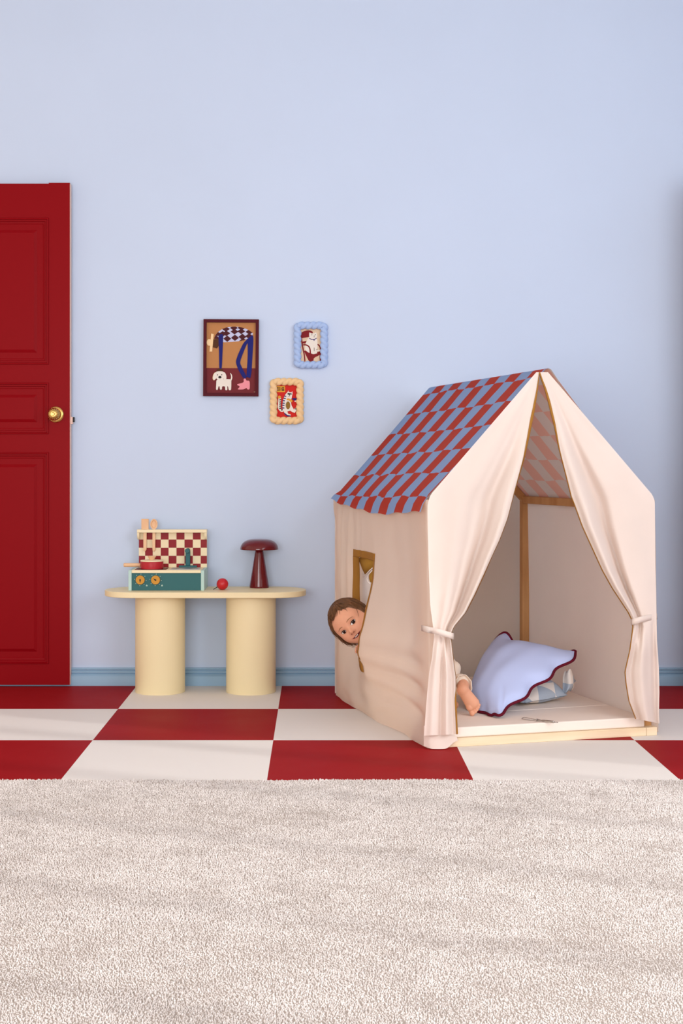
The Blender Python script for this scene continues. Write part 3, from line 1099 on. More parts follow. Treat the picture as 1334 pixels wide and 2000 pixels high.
# loose lower end of the binding, curling down off the corner
tail = [(.538, .248, .012), (.541, .234, .014), (.549, .220, .012), (.560, .208, .018), (.560, .200, .036), (.546, .191, .042), (.530, .184, .032), (.508, .178, .006)]
tv = []
for v, z, w in tail:
    tv += [(-wall_out(v + w / 2, z) - .003, v + w / 2, z - w * .3), (-wall_out(v - w / 2, z) - .004, v - w / 2, z + w * .3)]
wb.add(tv, [(2 * i, 2 * i + 1, 2 * i + 3, 2 * i + 2) for i in range(len(tail) - 1)])
wbo = wb.build('window_binding', M_gold, tent, smooth=True, solid=.0012)
# cover lifted inside the window: its lining point, rolled end and cords
def S(px, py, u):
    """Measure a photo point on the plane parallel to the side wall, u metres inside it."""
    t = (px - VX) / F_PX
    v = (FL.x + CA * u - t * (FL.y + SA * u)) / (SA + CA * t)
    Y = FL.y + SA * u + CA * v
    return Vector((u, v, CAM_H - (py - VY) * Y / F_PX))


c_ = [S(699, 1089, .010), S(731, 1088, .010), S(727.5, 1110, .016), S(713, 1122.5, .020), S(707.5, 1111, .012)]
m = MB().add(c_ + [sum((Vector(p) for p in c_), Vector()) / 5 + Vector((-.006, 0, 0))], [(i, (i + 1) % 5, 5) for i in range(5)])
pn = MB().grid(lambda a, b_: S(696 + 38 * a, 1090 + 100 * b_, .034 + .004 * math.sin(a * 9 + b_ * 3)), 14, 14)
cov = m.build('window_cover', M_lining, tent, smooth=True, solid=.001)
tag(pn.build('inner_panel', mat('white_voile', '#f6f2f2', .8, spec=.1, trans=.3), cov, smooth=True), 'white cloth panel behind the cords')
MB().ball(S(726, 1127, .026), (.010, .016, .021), 20, 14).build('cover_roll', M_lining, cov, smooth=True)
M_cord = mat('cotton_cord', '#f1e8e2', 0.8)
m = MB()
m.tube([S(728, 1109, .010), S(721, 1115, .010), S(714, 1123, .012), S(709, 1127, .014)], .0017, 8)
m.tube([S(727, 1114, .010), S(720, 1122, .010), S(717, 1129, .010), S(718.5, 1136, .010), S(723, 1140, .012)], .0017, 8)
m.build('cord', M_cord, cov, smooth=True)

# right and back walls
m = MB()
m.grid(lambda a, b_: (.806 + .014 * (1 - b_) + .003 * math.sin(a * 23) * math.sin(b_ * 5), a * TD, .010 + b_ * .785), 40, 24)
m.build('side_wall', M_cloth, tent, smooth=True)


def back_pt(a, b_):
    u = .002 + a * (TW - .008)
    zt = 1.215 - abs(u - .41) * (.430 / .41)
    return (u, TD + .004 + .003 * math.sin(a * 19 + b_ * 3) * (1 - b_), .010 + b_ * (zt - .010))


MB().grid(back_pt, 40, 30, flip=True).build('back_wall', M_cloth, tent, smooth=True)

# roof: printed outside, paler inside
rm = bpy.data.materials.new('roof_print')
rm.use_nodes = True
N, L = rm.node_tree.nodes, rm.node_tree.links
b = N['Principled BSDF']
b.inputs['Roughness'].default_value = .85
b.inputs['Specular IOR Level'].default_value = .08
uvn = N.new('ShaderNodeUVMap')
uvn.uv_map = 'UVMap'
ns = N.new('ShaderNodeTexNoise')
ns.inputs['Scale'].default_value = .9
L.new(uvn.outputs[0], ns.inputs['Vector'])
sub = N.new('ShaderNodeVectorMath')
sub.operation = 'SUBTRACT'
sub.inputs[1].default_value = (.5, .5, .5)
L.new(ns.outputs['Color'], sub.inputs[0])
scl = N.new('ShaderNodeVectorMath')
scl.operation = 'SCALE'
scl.inputs['Scale'].default_value = .22
L.new(sub.outputs[0], scl.inputs[0])
addv = N.new('ShaderNodeVectorMath')
L.new(uvn.outputs[0], addv.inputs[0])
L.new(scl.outputs[0], addv.inputs[1])
sep = N.new('ShaderNodeSeparateXYZ')
L.new(addv.outputs[0], sep.inputs[0])
cmb = N.new('ShaderNodeCombineXYZ')
L.new(sep.outputs[0], cmb.inputs[0])
L.new(sep.outputs[1], cmb.inputs[1])
cmb.inputs[2].default_value = .5
ck = N.new('ShaderNodeTexChecker')
ck.inputs['Scale'].default_value = 1
ck.inputs['Color1'].default_value = lin('#ab3025')
ck.inputs['Color2'].default_value = lin('#7fa0cf')
L.new(cmb.outputs[0], ck.inputs['Vector'])
pale = N.new('ShaderNodeTexChecker')
pale.inputs['Scale'].default_value = 1
pale.inputs['Color1'].default_value = lin('#e6b5a6')
pale.inputs['Color2'].default_value = lin('#ddd2cc')
L.new(cmb.outputs[0], pale.inputs['Vector'])
geo = N.new('ShaderNodeNewGeometry')
mx = N.new('ShaderNodeMix')
mx.data_type = 'RGBA'
L.new(geo.outputs['Backfacing'], mx.inputs[0])
L.new(ck.outputs['Color'], mx.inputs[6])
L.new(pale.outputs['Color'], mx.inputs[7])
L.new(mx.outputs[2], b.inputs['Base Color'])
tr = N.new('ShaderNodeBsdfTranslucent')
L.new(pale.outputs['Color'], tr.inputs['Color'])
ms = N.new('ShaderNodeMixShader')
ms.inputs[0].default_value = .16
L.new(b.outputs[0], ms.inputs[1])
L.new(tr.outputs[0], ms.inputs[2])
L.new(ms.outputs[0], N['Material Output'].inputs[0])


def roof_section(v):
    """Cross-section of the roof cloth at depth v, from the left hem over the ridge to the right hem."""
    t = v / TD
    zr = 1.2305 - .006 * t
    uf, zf = -.007 + .033 * t, .821 - .009 * t
    ub = -.034 + .024 * t
    zb = hem_roof(v)
    pts = [(ub - .004, zb), ((ub * .6 + uf * .4) - .006, zb * .55 + zf * .45), (uf, zf)]
    for k in range(1, 12):
        s = k / 12
        sag = .006 * math.sin(PI * s) * (1 - .5 * math.cos(2 * PI * t * 1)) * .7
        pts.append((uf + (.400 - uf) * s, zf + (zr - zf) * s - sag))
    pts += [(.400, zr), (.410, zr + .0035), (.420, zr)]
    for k in range(1, 13):
        s = k / 12
        pts.append((.420 + (.800 - .420) * s, zr + (.795 - zr) * s - .008 * math.sin(PI * s) - .004))
    pts.append((.802, .778))
    return pts


nsec = len(roof_section(0))
NVR = 64
verts, uvs = [], []
for i in range(NVR + 1):
    v = -.006 + (TD + .014) * i / NVR
    sec = roof_section(max(0, min(TD, v)))
    ridge = 16
    acc = [0]
    for k in range(1, nsec):
        acc.append(acc[-1] + math.hypot(sec[k][0] - sec[k - 1][0], sec[k][1] - sec[k - 1][1]))
    mid = acc[[k for k, p in enumerate(sec) if abs(p[0] - .410) < 1e-6][0]]
    for k, (u, z) in enumerate(sec):
        verts.append((u, v, z))
        uvs.append((20 + (TD - v) / .0905 + .12, 20 + (mid - acc[k]) / .110 + .58))
m = MB()
fs = []
for i in range(NVR):
    for k in range(nsec - 1):
        fs.append((i * nsec + k, i * nsec + k + 1, (i + 1) * nsec + k + 1, (i + 1) * nsec + k))
m.add(verts, fs)
m.uv = {i: uv for i, uv in enumerate(uvs)}
m.build('roof', rm, tent, smooth=True)


# front curtains, tied back at the posts
def curtain(outer, inner, tie, hem_drop, folds, below, vbase):
    oy, ox = [p[1] for p in outer], [p[0] for p in outer]
    iy, ix = [p[1] for p in inner], [p[0] for p in inner]
    y0, y1 = inner[0][1], inner[-1][1]
    NR, NC = 120, 40
    pts = {}
    edge = []
    for i in range(NR + 1):
        py = y0 + (y1 - y0) * i / NR
        for j in range(NC + 1):
            s = j / NC
            px = interp(py, oy, ox) * (1 - s) + interp(py, iy, ix) * s
            yy = py + hem_drop * (1 - s) * sstep(y1 - 110, y1, py)
            if py < tie:
                g = sstep(tie - 480, tie - 150, py)
                pinch = 1 - .45 * sstep(tie - 60, tie, py)
                d = sum(a * gs(s, c, w * (1.25 - .35 * g)) for c, w, a in folds) * g * pinch
            else:
                g = sstep(tie, tie + 70, py)
                d = sum(a * gs(s, c, w) for c, w, a in folds) * .55 * (1 - g) + sum(a * gs(s, c, w) for c, w, a in below) * (.35 + .65 * g)
            d += .0012 * math.sin(s * 17 + py * .013) * math.sin(py * .021)
            lift = .010 + .020 * gs(py, tie, 70) + .012 * sstep(tie, tie + 60, py)
            lift *= sstep(y0 - 10, y0 + 120, py) * .8 + .2
            v = vbase - lift - d
            u, _, z = F(px, yy, v)
            pts[i, j] = (u, v, z)
        edge.append(pts[i, NC])
    mb = MB()
    mb.add([pts[i, j] for i in range(NR + 1) for j in range(NC + 1)],
           [(i * (NC + 1) + j, i * (NC + 1) + j + 1, (i + 1) * (NC + 1) + j + 1, (i + 1) * (NC + 1) + j) for i in range(NR) for j in range(NC)])
    c = mb.build('front_curtain', M_curt, tent, smooth=True)
    # mustard binding folded over the curtain's edge
    tb = MB()
    fcs = []
    w = .0085
    sg = SIDE[0]
    vs = []
    for i, (u, v, z) in enumerate(edge):
        a = edge[max(i - 1, 0)]
        b2 = edge[min(i + 1, NR)]
        d = Vector((b2[0] - a[0], 0, b2[2] - a[2])).normalized()
        nrm = Vector((-d.z, 0, d.x)) * sg
        e = Vector((u, v, z))
        face = w * .55 * SHOW(y0 + (y1 - y0) * i / NR)
        row, run = [e], 0
        for j in range(NC - 1, NC - 9, -1):     # follow the cloth inwards from its edge
            q = Vector(pts[i, j])
            step = (q - row[-1]).length
            if run + step >= face:
                row.append(row[-1].lerp(q, (face - run) / step))
                break
            run += step
            row.append(q)
        while len(row) < 4:
            row.append(row[-1].copy())
        row = row[:4]
        off = Vector((0, -.0016, 0))
        vs += [row[3] + off, row[2] + off, row[1] + off, e + nrm * .0012 + Vector((0, -.0010, 0)), e + nrm * .0012 + Vector((0, .0028, 0)), e - nrm * .004 + Vector((0, .0028, 0))]
    for i in range(NR):
        for k in range(5):
            fcs.append((i * 6 + k, i * 6 + k + 1, i * 6 + 7 + k, i * 6 + 6 + k))
    tb.add(vs, fcs)
    tb.build('binding', M_gold, c, smooth=True)
    return c


SIDE = [1]


def SHOW(py): return 2.0 - 1.75 * sstep(800, 1000, py) + 1.2 * sstep(1080, 1130, py) - 1.4 * sstep(1180, 1210, py) + 1.0 * sstep(1340, 1370, py)


left_outer = [(1050, 724), (841, 966), (835, 985), (835, 1010), (837, 1100), (840, 1180), (846, 1226), (848, 1243), (843.5, 1285), (838, 1315), (833.7, 1360), (828, 1434)]
left_inner = [(1053, 727), (1050, 760), (1044, 800), (1034, 850), (1024, 895), (1005, 960), (991, 1014), (974.7, 1057), (962, 1084), (946, 1122), (928, 1161), (910, 1196), (886.6, 1224), (880, 1240),
              (885, 1285), (890, 1322), (890.5, 1367), (893.7, 1434)]
SIDE[0] = 1
curtain(left_outer, left_inner, 1235, 3, [(.40, .16, .016), (.73, .075, -.050), (.945, .075, .030), (.56, .05, -.006)],
        [(.22, .16, .014), (.48, .07, -.014), (.68, .08, .012), (.86, .06, -.010)], -.004)


def SHOW(py): return 1.3 - 1.1 * sstep(790, 900, py)


right_outer = [(1068, 724), (1274, 966), (1279, 978), (1280, 1100), (1281.5, 1160), (1283, 1247), (1287, 1305), (1288, 1348), (1287, 1385), (1288, 1404)]
right_inner = [(1053.5, 727), (1058, 742), (1064, 758), (1071, 784), (1077, 809), (1082, 828), (1092, 876), (1108, 938), (1116, 970), (1122, 985), (1137.5, 1028), (1157, 1071), (1176.5, 1114), (1196, 1149),
               (1227, 1196), (1234, 1210), (1236.5, 1224), (1230.7, 1269), (1221, 1312), (1223.5, 1338), (1229, 1370), (1242, 1404)]
SIDE[0] = -1
curtain(right_outer, right_inner, 1213, 9, [(.68, .075, -.052), (.88, .09, .030), (.3, .2, .006), (.97, .03, -.004)],
        [(.50, .18, .018), (.86, .09, -.020), (.14, .07, -.016)], -.004)

# the tie bands
def band(pts, w):
    mb = MB()
    n = len(pts)
    vs = []
    for (u, v, z) in pts:
        vs += [(u, v, z - w / 2), (u, v, z + w / 2)]
    mb.add(vs, [(2 * i, 2 * i + 2, 2 * i + 3, 2 * i + 1) for i in range(n - 1)])
    return mb


def Fp(px, py, v):
    return F(px, py, v)


bp = [S(823.5, 1226.5, -.026), S(828, 1228, -.030), S(835, 1229.5, -.030), Fp(842, 1231, -.045), Fp(850, 1232.5, -.060), Fp(860, 1235, -.066), Fp(870, 1238, -.066), Fp(880, 1241, -.062), Fp(886, 1243, -.050)]
band(bp, .0195).build('curtain_tie', M_curt, tent, solid=.0022, auto=50)
bp = [Fp(1233, 1215, -.040), Fp(1236, 1214.5, -.052), Fp(1245, 1212, -.060), Fp(1255, 1209, -.056), Fp(1266, 1206.5, -.044), Fp(1276, 1205, -.030), Fp(1283, 1204, -.012)]
band(bp, .0195).build('curtain_tie', M_curt, tent, solid=.0022, auto=50)

# loose canvas that wraps the front left corner above the floor
m = MB()


def corner_pt(a, b_):
    u = -.024 + .110 * a
    zt = .075 - .040 * a
    zb = .0025 + .022 * sstep(.55, 1, a) * 1.0 + .006 * sstep(.2, 0, a)
    v = -.008 - .020 * math.sin(PI * min(1, a * 1.2) * .8) * (1 - b_) ** 1.5 + .010 * (1 - sstep(0, .15, a))
    return (u, v, zb + (zt - zb) * b_)


m.grid(corner_pt, 24, 10)
m.build('corner_flap', M_curt, tent, smooth=True)

# ---------------------------------------------------------------- mattress, cushions and whisk in the tent
M_matt = cloth_mat('mattress_cotton', '#f0e2d8', 0.0)
mat_root = thing('play_mat', 'thin cream padded mat covering the bottom of the tent', 'mat', FL, TA)
m = MB().box(.046, .774, .010, TD - .055, .0282, .0615)
mo = m.build('mat_pad', M_matt, mat_root, bevel=.0045, seg=4)
m = MB()
m.grid(lambda a, b_: (.05 + .715 * a, .235 + .03 * a + .0035 * (b_ - .5), .0616 + .0012 * math.sin(PI * b_)), 30, 4)
m.build('seam', M_matt, mat_root, smooth=True)
MT = .0618


def pillow(root, A, B, C_, D, h1, h2, material, amps=(0, 0, 0, 0), sc_n=3.5, floor=None, n=64, piping=None, pr=.0045, hump=0.0, droop=0.0, pw=.5):
    """Filled cushion spanned by four corners, soft in the middle, with a wavy rim (amps: waves of AB, BC, CD, DA)."""
    A, B, C_, D = map(Vector, (A, B, C_, D))
    nrm = (B - A).cross(D - A).normalized()
    es = (B - A).normalized()
    et = (D - A).normalized()
    ctr = (A + B + C_ + D) / 4

    def rim(x):
        return max(0, 1 - x / .16) ** 2

    def pt(s, t, side):
        p = A * (1 - s) * (1 - t) + B * s * (1 - t) + C_ * s * t + D * (1 - s) * t
        w = lambda k: math.cos(2 * PI * sc_n * k)
        p = p - et * amps[0] * w(s) * rim(t) + es * amps[1] * w(t) * rim(1 - s) + et * amps[2] * w(s) * rim(1 - t) - es * amps[3] * w(t) * rim(s)
        p = p + (ctr - p) * .06 * (abs(2 * s - 1) * abs(2 * t - 1)) ** 9
        hm = gs(t, .86, .10) * rim(1 - s)
        p = p + es * hump * hm + nrm * hump * .7 * hm
        p = p - nrm * droop * max(rim(1 - s) * sstep(.04, .25, t) * (1 - min(1, 1.6 * gs(t, .86, .10))), rim(1 - t), rim(s) * sstep(.1, .4, t))
        fs_ = max(0, min(1, (min(s, 1 - s) - .015) / .485))
        ft_ = max(0, min(1, (min(t, 1 - t) - .015) / .485))
        puff = (math.sin(PI / 2 * fs_) * math.sin(PI / 2 * ft_)) ** pw
        wr = .0035 * math.sin(9 * s + 14 * t) * math.sin(7 * t - 5 * s + 1) * puff
        wr -= .006 * gs(abs(s - t * .9 - .02), 0, .035) * sstep(.28, .08, s) * sstep(.02, .08, s)
        h = (h1 if side > 0 else h2)
        q_ = p + nrm * side * (h * puff + .0004) + nrm * wr * side
        if floor is not None and q_.z < floor:
            q_.z = floor
        return q_

    mb = MB()
    mb.grid(lambda a, b_: pt(a, b_, 1), n, n)
    mb.grid(lambda a, b_: pt(a, b_, -1), n, n, flip=True)
    o = mb.build('cushion_cover', material, root, smooth=True, world=True, weld=False)
    if piping:
        loop = []
        for k in range(n): loop.append((k / n, 0))
        for k in range(n): loop.append((1, k / n))
        for k in range(n): loop.append((1 - k / n, 1))
        for k in range(n): loop.append((0, 1 - k / n))
        pts = []
        for s, t in loop:
            p = (pt(s, t, 1) + pt(s, t, -1)) / 2
            if floor is not None and p.z < floor + pr: p.z = floor + pr
            pts.append(p)
        MB().tube(pts, pr, 10, closed=True).build('piping', piping, o, smooth=True, world=True)
    return o


M_cush = mat('cushion_blue', '#b9c6ee', 0.8, spec=.1, bump=.06, bscale=500, vary=.012)
M_pipe = mat('piping_burgundy', '#5e0a22', 0.7, spec=.15, bump=.1, bscale=700)
A_ = P(974, 1399, 4.775)
B_ = P(1136, 1272, 5.06)
C2 = P(956, 1246, 5.32)
D2 = P(904, 1376, 4.965)
cush = thing('cushion', 'pale blue cushion with wavy burgundy piping leaning in the tent', 'cushion', ((A_ + C2) / 2).to_tuple()[:2] + (MT,), 0)
pillow(cush, A_, B_, C2, D2, .078, .020, M_cush, (.0130, .003, .002, .004), 3.5, MT, piping=M_pipe, pr=.0050, hump=.024, droop=.022, pw=.5)

# second cushion: pale check
gm = mat('gingham', '#e6e0dc', 0.8, spec=.1)
N, L = gm.node_tree.nodes, gm.node_tree.links
uvn = N.new('ShaderNodeTexCoord')
ck = N.new('ShaderNodeTexChecker')
ck.inputs['Scale'].default_value = 15.0
ck.inputs['Color1'].default_value = lin('#ece2da')
ck.inputs['Color2'].default_value = lin('#aeb8c6')
L.new(uvn.outputs['Object'], ck.inputs['Vector'])
L.new(ck.outputs['Color'], N['Principled BSDF'].inputs['Base Color'])


def Gz(px, py, z):
    Y = F_PX * (CAM_H - z) / (py - VY)
    return Vector(((px - VX) * Y / F_PX, Y, z))


a1, b1 = Gz(1020, 1374, MT + .014), Gz(1110, 1358, MT + .022)
d1_, c1_ = Gz(950, 1335, MT + .03), Gz(1075, 1335, MT + .05)
c2r = thing('cushion', 'pale grey-checked cushion lying flat behind the blue cushion', 'cushion', (a1.x, a1.y + .1, MT))
pillow(c2r, a1, b1, c1_, d1_, .055, .03, gm, (.003, .003, .003, .003), 2.0, MT + .0005)
# gathered corner of the second cushion, standing up against the wall
def flap_pt(k):
    def f(a, b_):
        w = (.35 + .65 * math.sin(PI * min(1, .15 + b_ * .75)))
        cx, top, half, dy = ((1112, 1309, 11, .0), (1120, 1330, 9, .02))[k]
        px = 1106 + (cx - 1106) * b_ + (a - .5) * 2 * half * w + 2 * math.sin(b_ * 5 + k)
        py = 1351 + (top - 1351) * b_ + 3 * math.sin(a * 6)
        return P(px, py, b1.y - .010 + dy + .014 * math.cos(a * 5 + k))
    return f


m = MB().grid(flap_pt(0), 12, 10).grid(flap_pt(1), 12, 10)
m.build('cushion_corner', gm, c2r, smooth=True, world=True, solid=.003)

# toy whisk
M_wire = mat('whisk_steel', '#b6b1ad', 0.25, metal=1.0)
wz = MT + .0045
wr_ = thing('whisk', 'small metal whisk lying on the mat near the tent front edge', 'whisk', Gz(1050, 1406, MT).to_tuple())
coll = Gz(1049, 1406.3, wz)
hd_ = (Gz(1085, 1410.7, wz) - coll).normalized()
sd = Vector((-hd_.y, hd_.x, 0))
Lw, Ww = .056, .0150
for name, ax in (('wire_loop', sd), ('wire_loop', Vector((0, 0, 1)))):
    pts = []
    for k in range(33):
        a = 2 * PI * (k / 32 - .5)
        t = (1 + math.cos(a)) / 2
        wv = Ww * math.sin(a) * (.35 + .65 * t) * 1.25
        off = ax * wv
        if ax.z: off = Vector((0, 0, max(wv * .25, -.0035)))
        pts.append(coll - hd_ * Lw * t ** .8 + off)
    MB().tube(pts, .0009, 8).build(name, M_wire, wr_, smooth=True, world=True)
MB().tube([coll + sd * .0045 * math.cos(a) + Vector((0, 0, .0032 * math.sin(a))) for a in (2 * PI * k / 16 for k in range(16))], .0014, 8, closed=True).build('collar', M_wire, wr_, smooth=True, world=True)
MB().tube([coll, coll + hd_ * .004, coll + hd_ * .016, coll + hd_ * .022, coll + hd_ * .060, coll + hd_ * .064], [.0035, .0035, .0022, .0036, .0040, .0025], 14).build('handle', M_wire, wr_, smooth=True, world=True)
rc_ = coll + hd_ * .0705
MB().tube([rc_ + hd_ * .0062 * math.cos(a) + sd * .0050 * math.sin(a) for a in (2 * PI * k / 20 for k in range(20))], .0008, 8, closed=True).build('ring', M_wire, wr_, smooth=True, world=True)

# ---------------------------------------------------------------- the child
M_skin = mat('skin', '#e2a586', 0.5, spec=.3, sss=.12, vary=.03, vscale=30)
M_hair = mat('hair_brown', '#694528', 0.5, spec=.35, vary=.35, vscale=60)
M_brow = mat('brow', '#a5714f', 0.7)
M_lip = mat('lips', '#c8746a', 0.4, spec=.4)
M_mouth = mat('mouth_inside', '#4e1216', 0.6)
M_tooth = mat('teeth', '#f4ece2', 0.3, spec=.5)
M_eyew = mat('eye_white', '#ece6e2', 0.2, spec=.5)
M_iris = mat('iris_dark_brown', '#24120c', 0.5, spec=.1)
M_lash = mat('lash', '#3a2218', 0.6)
M_suit = cloth_mat('child_cotton', '#e9d8c8', 0.0)
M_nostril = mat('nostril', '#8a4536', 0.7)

EM = P(681.3, 1224.6, 5.125)
tcam = (Vector((0, 0, CAM_H)) - EM).normalized()
x0_ = Vector((.670, 0, .742))
x0_ = (x0_ - tcam * x0_.dot(tcam)).normalized()
HU = Vector((-.742, 0, .670))
HU = (HU - tcam * HU.dot(tcam) - x0_ * HU.dot(x0_)).normalized()
yaw = math.radians(21)
HF = tcam * math.cos(yaw) - x0_ * math.sin(yaw)
HX = x0_ * math.cos(yaw) + tcam * math.sin(yaw)
RX, RY = .0670, .078
RZU, RZL = .083, .094     # crown and jaw half-heights


def taper(z):
    if z < -.015:
        return 1 + .07 * gs(z, -.042, .024) - .20 * ((-.015 - z) / .079) ** 2.2
    return 1 + .03 * gs(z, .03, .04)


def bumps(x, z):
    ax = abs(x)
    d = 0
    d -= .0075 * gs(ax, .0265, .014) * gs(z, -.005, .0095)            # eye sockets
    d += .0155 * gs(x, 0, .0078) * gs(z, -.0255, .0085)               # nose tip
    d += .0050 * gs(x, 0, .0070) * gs(z, -.014, .012)                 # bridge
    d += .0050 * gs(ax, .0085, .0048) * gs(z, -.0285, .0050)          # nostril wings
    d += .0065 * gs(ax, .038, .021) * gs(z, -.040, .022)              # cheeks
    d += .0045 * gs(x, 0, .020) * gs(z, -.048, .012)                  # mouth
    d += .0060 * gs(x, 0, .014) * gs(z, -.068, .011)                  # chin
    d -= .0025 * gs(x, 0, .018) * gs(z, -.058, .005)
    d += .0030 * gs(x, 0, .040) * gs(z, .034, .025)                   # forehead
    d += .0022 * gs(ax, .026, .015) * gs(z, .010, .007)               # brow ridge
    return d


def face_y(x, z):
    xb = x / taper(z)
    q_ = 1 - (xb / RX) ** 2 - (z / (RZU if z > 0 else RZL)) ** 2
    y = RY * math.sqrt(max(q_, 0))
    y = y - .14 * max(0, y - .052)
    return y + bumps(x, z) * sstep(0, .03, y)


HC = EM - HF * face_y(.0265, -.006) - HU * -.006


def hp(x, y, z):
    return HC + HX * x + HF * y + HU * z


def hs(x, z, off=0.0):
    return hp(x, face_y(x, z) + off, z)


child = thing('person', 'toddler in cream clothes peeking out of the tent window, one bare foot showing', 'person', (.36, 5.02, MT), 0)
body = MB()
# head
NH, MH = 120, 96
vs, fs = [], []
for i in range(MH + 1):
    th = PI * i / MH
    z = (RZU if th < PI / 2 else RZL) * math.cos(th)
    for k in range(NH):
        a = 2 * PI * k / NH
        xb = RX * math.sin(th) * math.cos(a)
        yb = RY * math.sin(th) * math.sin(a)
        x = xb * taper(z)
        if yb > 0:
            y = yb - .14 * max(0, yb - .052)
            y += bumps(x, z) * sstep(0, .03, yb)
        else:
            y = yb * (1.04 if z > -.02 else 1.04 - .35 * sstep(-.02, -.08, z))
        vs.append(hp(x, y, z))
for i in range(MH):
    for k in range(NH):
        k2 = (k + 1) % NH
        fs.append((i * NH + k, (i + 1) * NH + k, (i + 1) * NH + k2, i * NH + k2))
body.add(vs, fs)
for sx in (-1, 1):
    body.ball(hp(sx * .069, -.008, -.016), (.006, .013, .019), 16, 12, axes=(HX, HF, HU))
nb = hp(0, -.020, -.060)
chest = Vector((.265, 5.135, .235))
pelv = Vector((.425, 5.005, .165))
body.limb([nb, hp(0, -.022, -.095) * .6 + chest * .4, chest + Vector((-.02, .01, .02))], [.040, .036, .050])
body.limb([chest, (chest + pelv) / 2 + Vector((0, 0, .012)), pelv], [.066, .068, .074])
# arms
sh1 = chest + Vector((-.045, -.045, .015))
hand1 = to_world(-.050, .571, .250)
el1 = Vector((.230, 5.045, .190))
body.limb([chest, sh1, el1, hand1 + Vector((.022, .006, -.006))], [.05, .030, .024, .0165])
sh2 = chest + Vector((-.02, .06, .015))
hand2 = Vector((.300, 5.245, .085))
el2 = Vector((.285, 5.235, .170))
body.limb([chest, sh2, el2, hand2], [.05, .030, .024, .017])


def hand(mb, palm, d, side, nrm, curl=.5, k=.8):
    """Palm, four fingers of different lengths and a thumb from the palm's side."""
    d, side, nrm = d.normalized(), side.normalized(), nrm.normalized()
    for i in range(5):
        mb.ball(palm + d * .018 * k * (i / 4 - .3), (.018 * k, .020 * k, .0095 * k), 14, 10, axes=(side, d, nrm))
    for j, (o, ln) in enumerate(((-.0135, .030), (-.0045, .034), (.0045, .032), (.0130, .025))):
        b0 = palm + d * .020 * k + side * o * k
        pts = [b0 - d * .010 * k]
        p, dd = b0, d.copy()
        for sgm in range(3):
            dd = (dd + nrm * -curl).normalized()
            p = p + dd * ln * k * (.42, .32, .26)[sgm]
            pts.append(p)
        mb.limb(pts, [.0052 * k, .0052 * k, .0048 * k, .0042 * k])
    b0 = palm - side * .014 * k - d * .004 * k
    mb.limb([b0, b0 - side * .013 * k + d * .010 * k, b0 - side * .013 * k + d * .024 * k - nrm * .006 * k], [.0068 * k, .0060 * k, .0048 * k])


hand(body, hand1 + Vector((-.001, .012, .0)), Vector((-.80, -.55, .05)), Vector((.10, .05, 1)), Vector((-.5, .8, 0)), .42, .80)
hand(body, hand2 + Vector((-.012, .008, -.008)), Vector((-.8, .5, -.15)), Vector((.5, .8, 0)), Vector((0, 0, 1)), .15, .85)
# legs: sitting on the heels
heel = P(904.5, 1348, 4.838)
ax_ = Vector((.520, -.02, -.852)).normalized()
w_ = Vector((.852, 0, .520)).normalized()
tn = ax_.cross(w_).normalized()
if tn.y > 0: tn = -tn           # sole normal, towards the tent's front
hip1, hip2 = pelv + Vector((.02, -.04, -.01)), pelv + Vector((-.05, .04, -.01))
knee1, knee2 = Vector((.330, 5.150, .110)), Vector((.275, 5.075, .110))
ank1 = heel + Vector((.002, .030, .012))
body.limb([pelv, hip1, knee1], [.072, .052, .036])
body.limb([knee1, Vector((.42, 5.02, .108)), ank1], [.036, .034, .022])
body.limb([pelv, hip2, knee2], [.072, .050, .036])
ank2 = Vector((.415, 4.975, .092))
body.limb([knee2, (knee2 + ank2) / 2, ank2], [.034, .030, .022])
body.limb([ank2, ank2 + Vector((.04, -.035, -.006)), ank2 + Vector((.062, -.055, -.008))], [.020, .018, .014])
# the foot we see from below
body.limb([ank1, heel + Vector((0, .010, .006))], [.022, .0215])
body.ball(heel, (.0215, .0225, .020), 20, 14, axes=(w_, ax_, tn))
for i in range(9):
    t = i / 8
    c = heel + ax_ * .056 * t + w_ * (.003 * t)
    body.ball(c, (.0195 + .0055 * t, .020, .0165 - .0015 * t), 20, 14, axes=(w_, ax_, tn))
ballc = heel + ax_ * .060
body.ball(ballc - w_ * .0115 + tn * .003, (.0125, .0145, .0125), 16, 12, axes=(w_, ax_, tn))
body.ball(ballc + w_ * .010 + tn * .002, (.0120, .0130, .0110), 16, 12, axes=(w_, ax_, tn))
for o, ln, r in ((-.0150, .0230, .0088), (-.0030, .0235, .0062), (.0060, .0205, .0058), (.0140, .0165, .0054), (.0208, .0115, .0050)):
    p = ballc + w_ * o
    body.limb([p, p + ax_ * ln * .6 + tn * -.002, p + ax_ * ln + tn * .0035], [r * .85, r * .8, r])
body_o = remeshed(body, 'body', M_skin, child, .0016, 6, .5)


# clothes
def grow(mb, pts, rads, k=.006):
    mb.limb(pts, [r + k for r in rads])


shirt = MB()
grow(shirt, [chest + Vector((-.035, .012, .030)), chest, (chest + pelv) / 2 + Vector((0, 0, .012)), pelv + Vector((0, 0, .02))], [.050, .066, .068, .070])
grow(shirt, [chest, sh1, el1, el1 * .25 + hand1 * .75], [.05, .031, .026, .020], .005)
grow(shirt, [chest, sh2, el2, hand2 * .7 + el2 * .3], [.05, .031, .026, .020], .005)
remeshed(shirt, 'shirt', M_suit, child, .003, 5, .5)
tr_ = MB()
grow(tr_, [pelv, hip1, knee1], [.074, .054, .038])
grow(tr_, [pelv, hip2, knee2], [.074, .052, .038])
grow(tr_, [knee1, Vector((.42, 5.02, .110)), ank1 + Vector((-.008, .022, .004))], [.037, .035, .026], .007)
grow(tr_, [knee2, (knee2 + ank2) / 2, ank2], [.034, .031, .023])
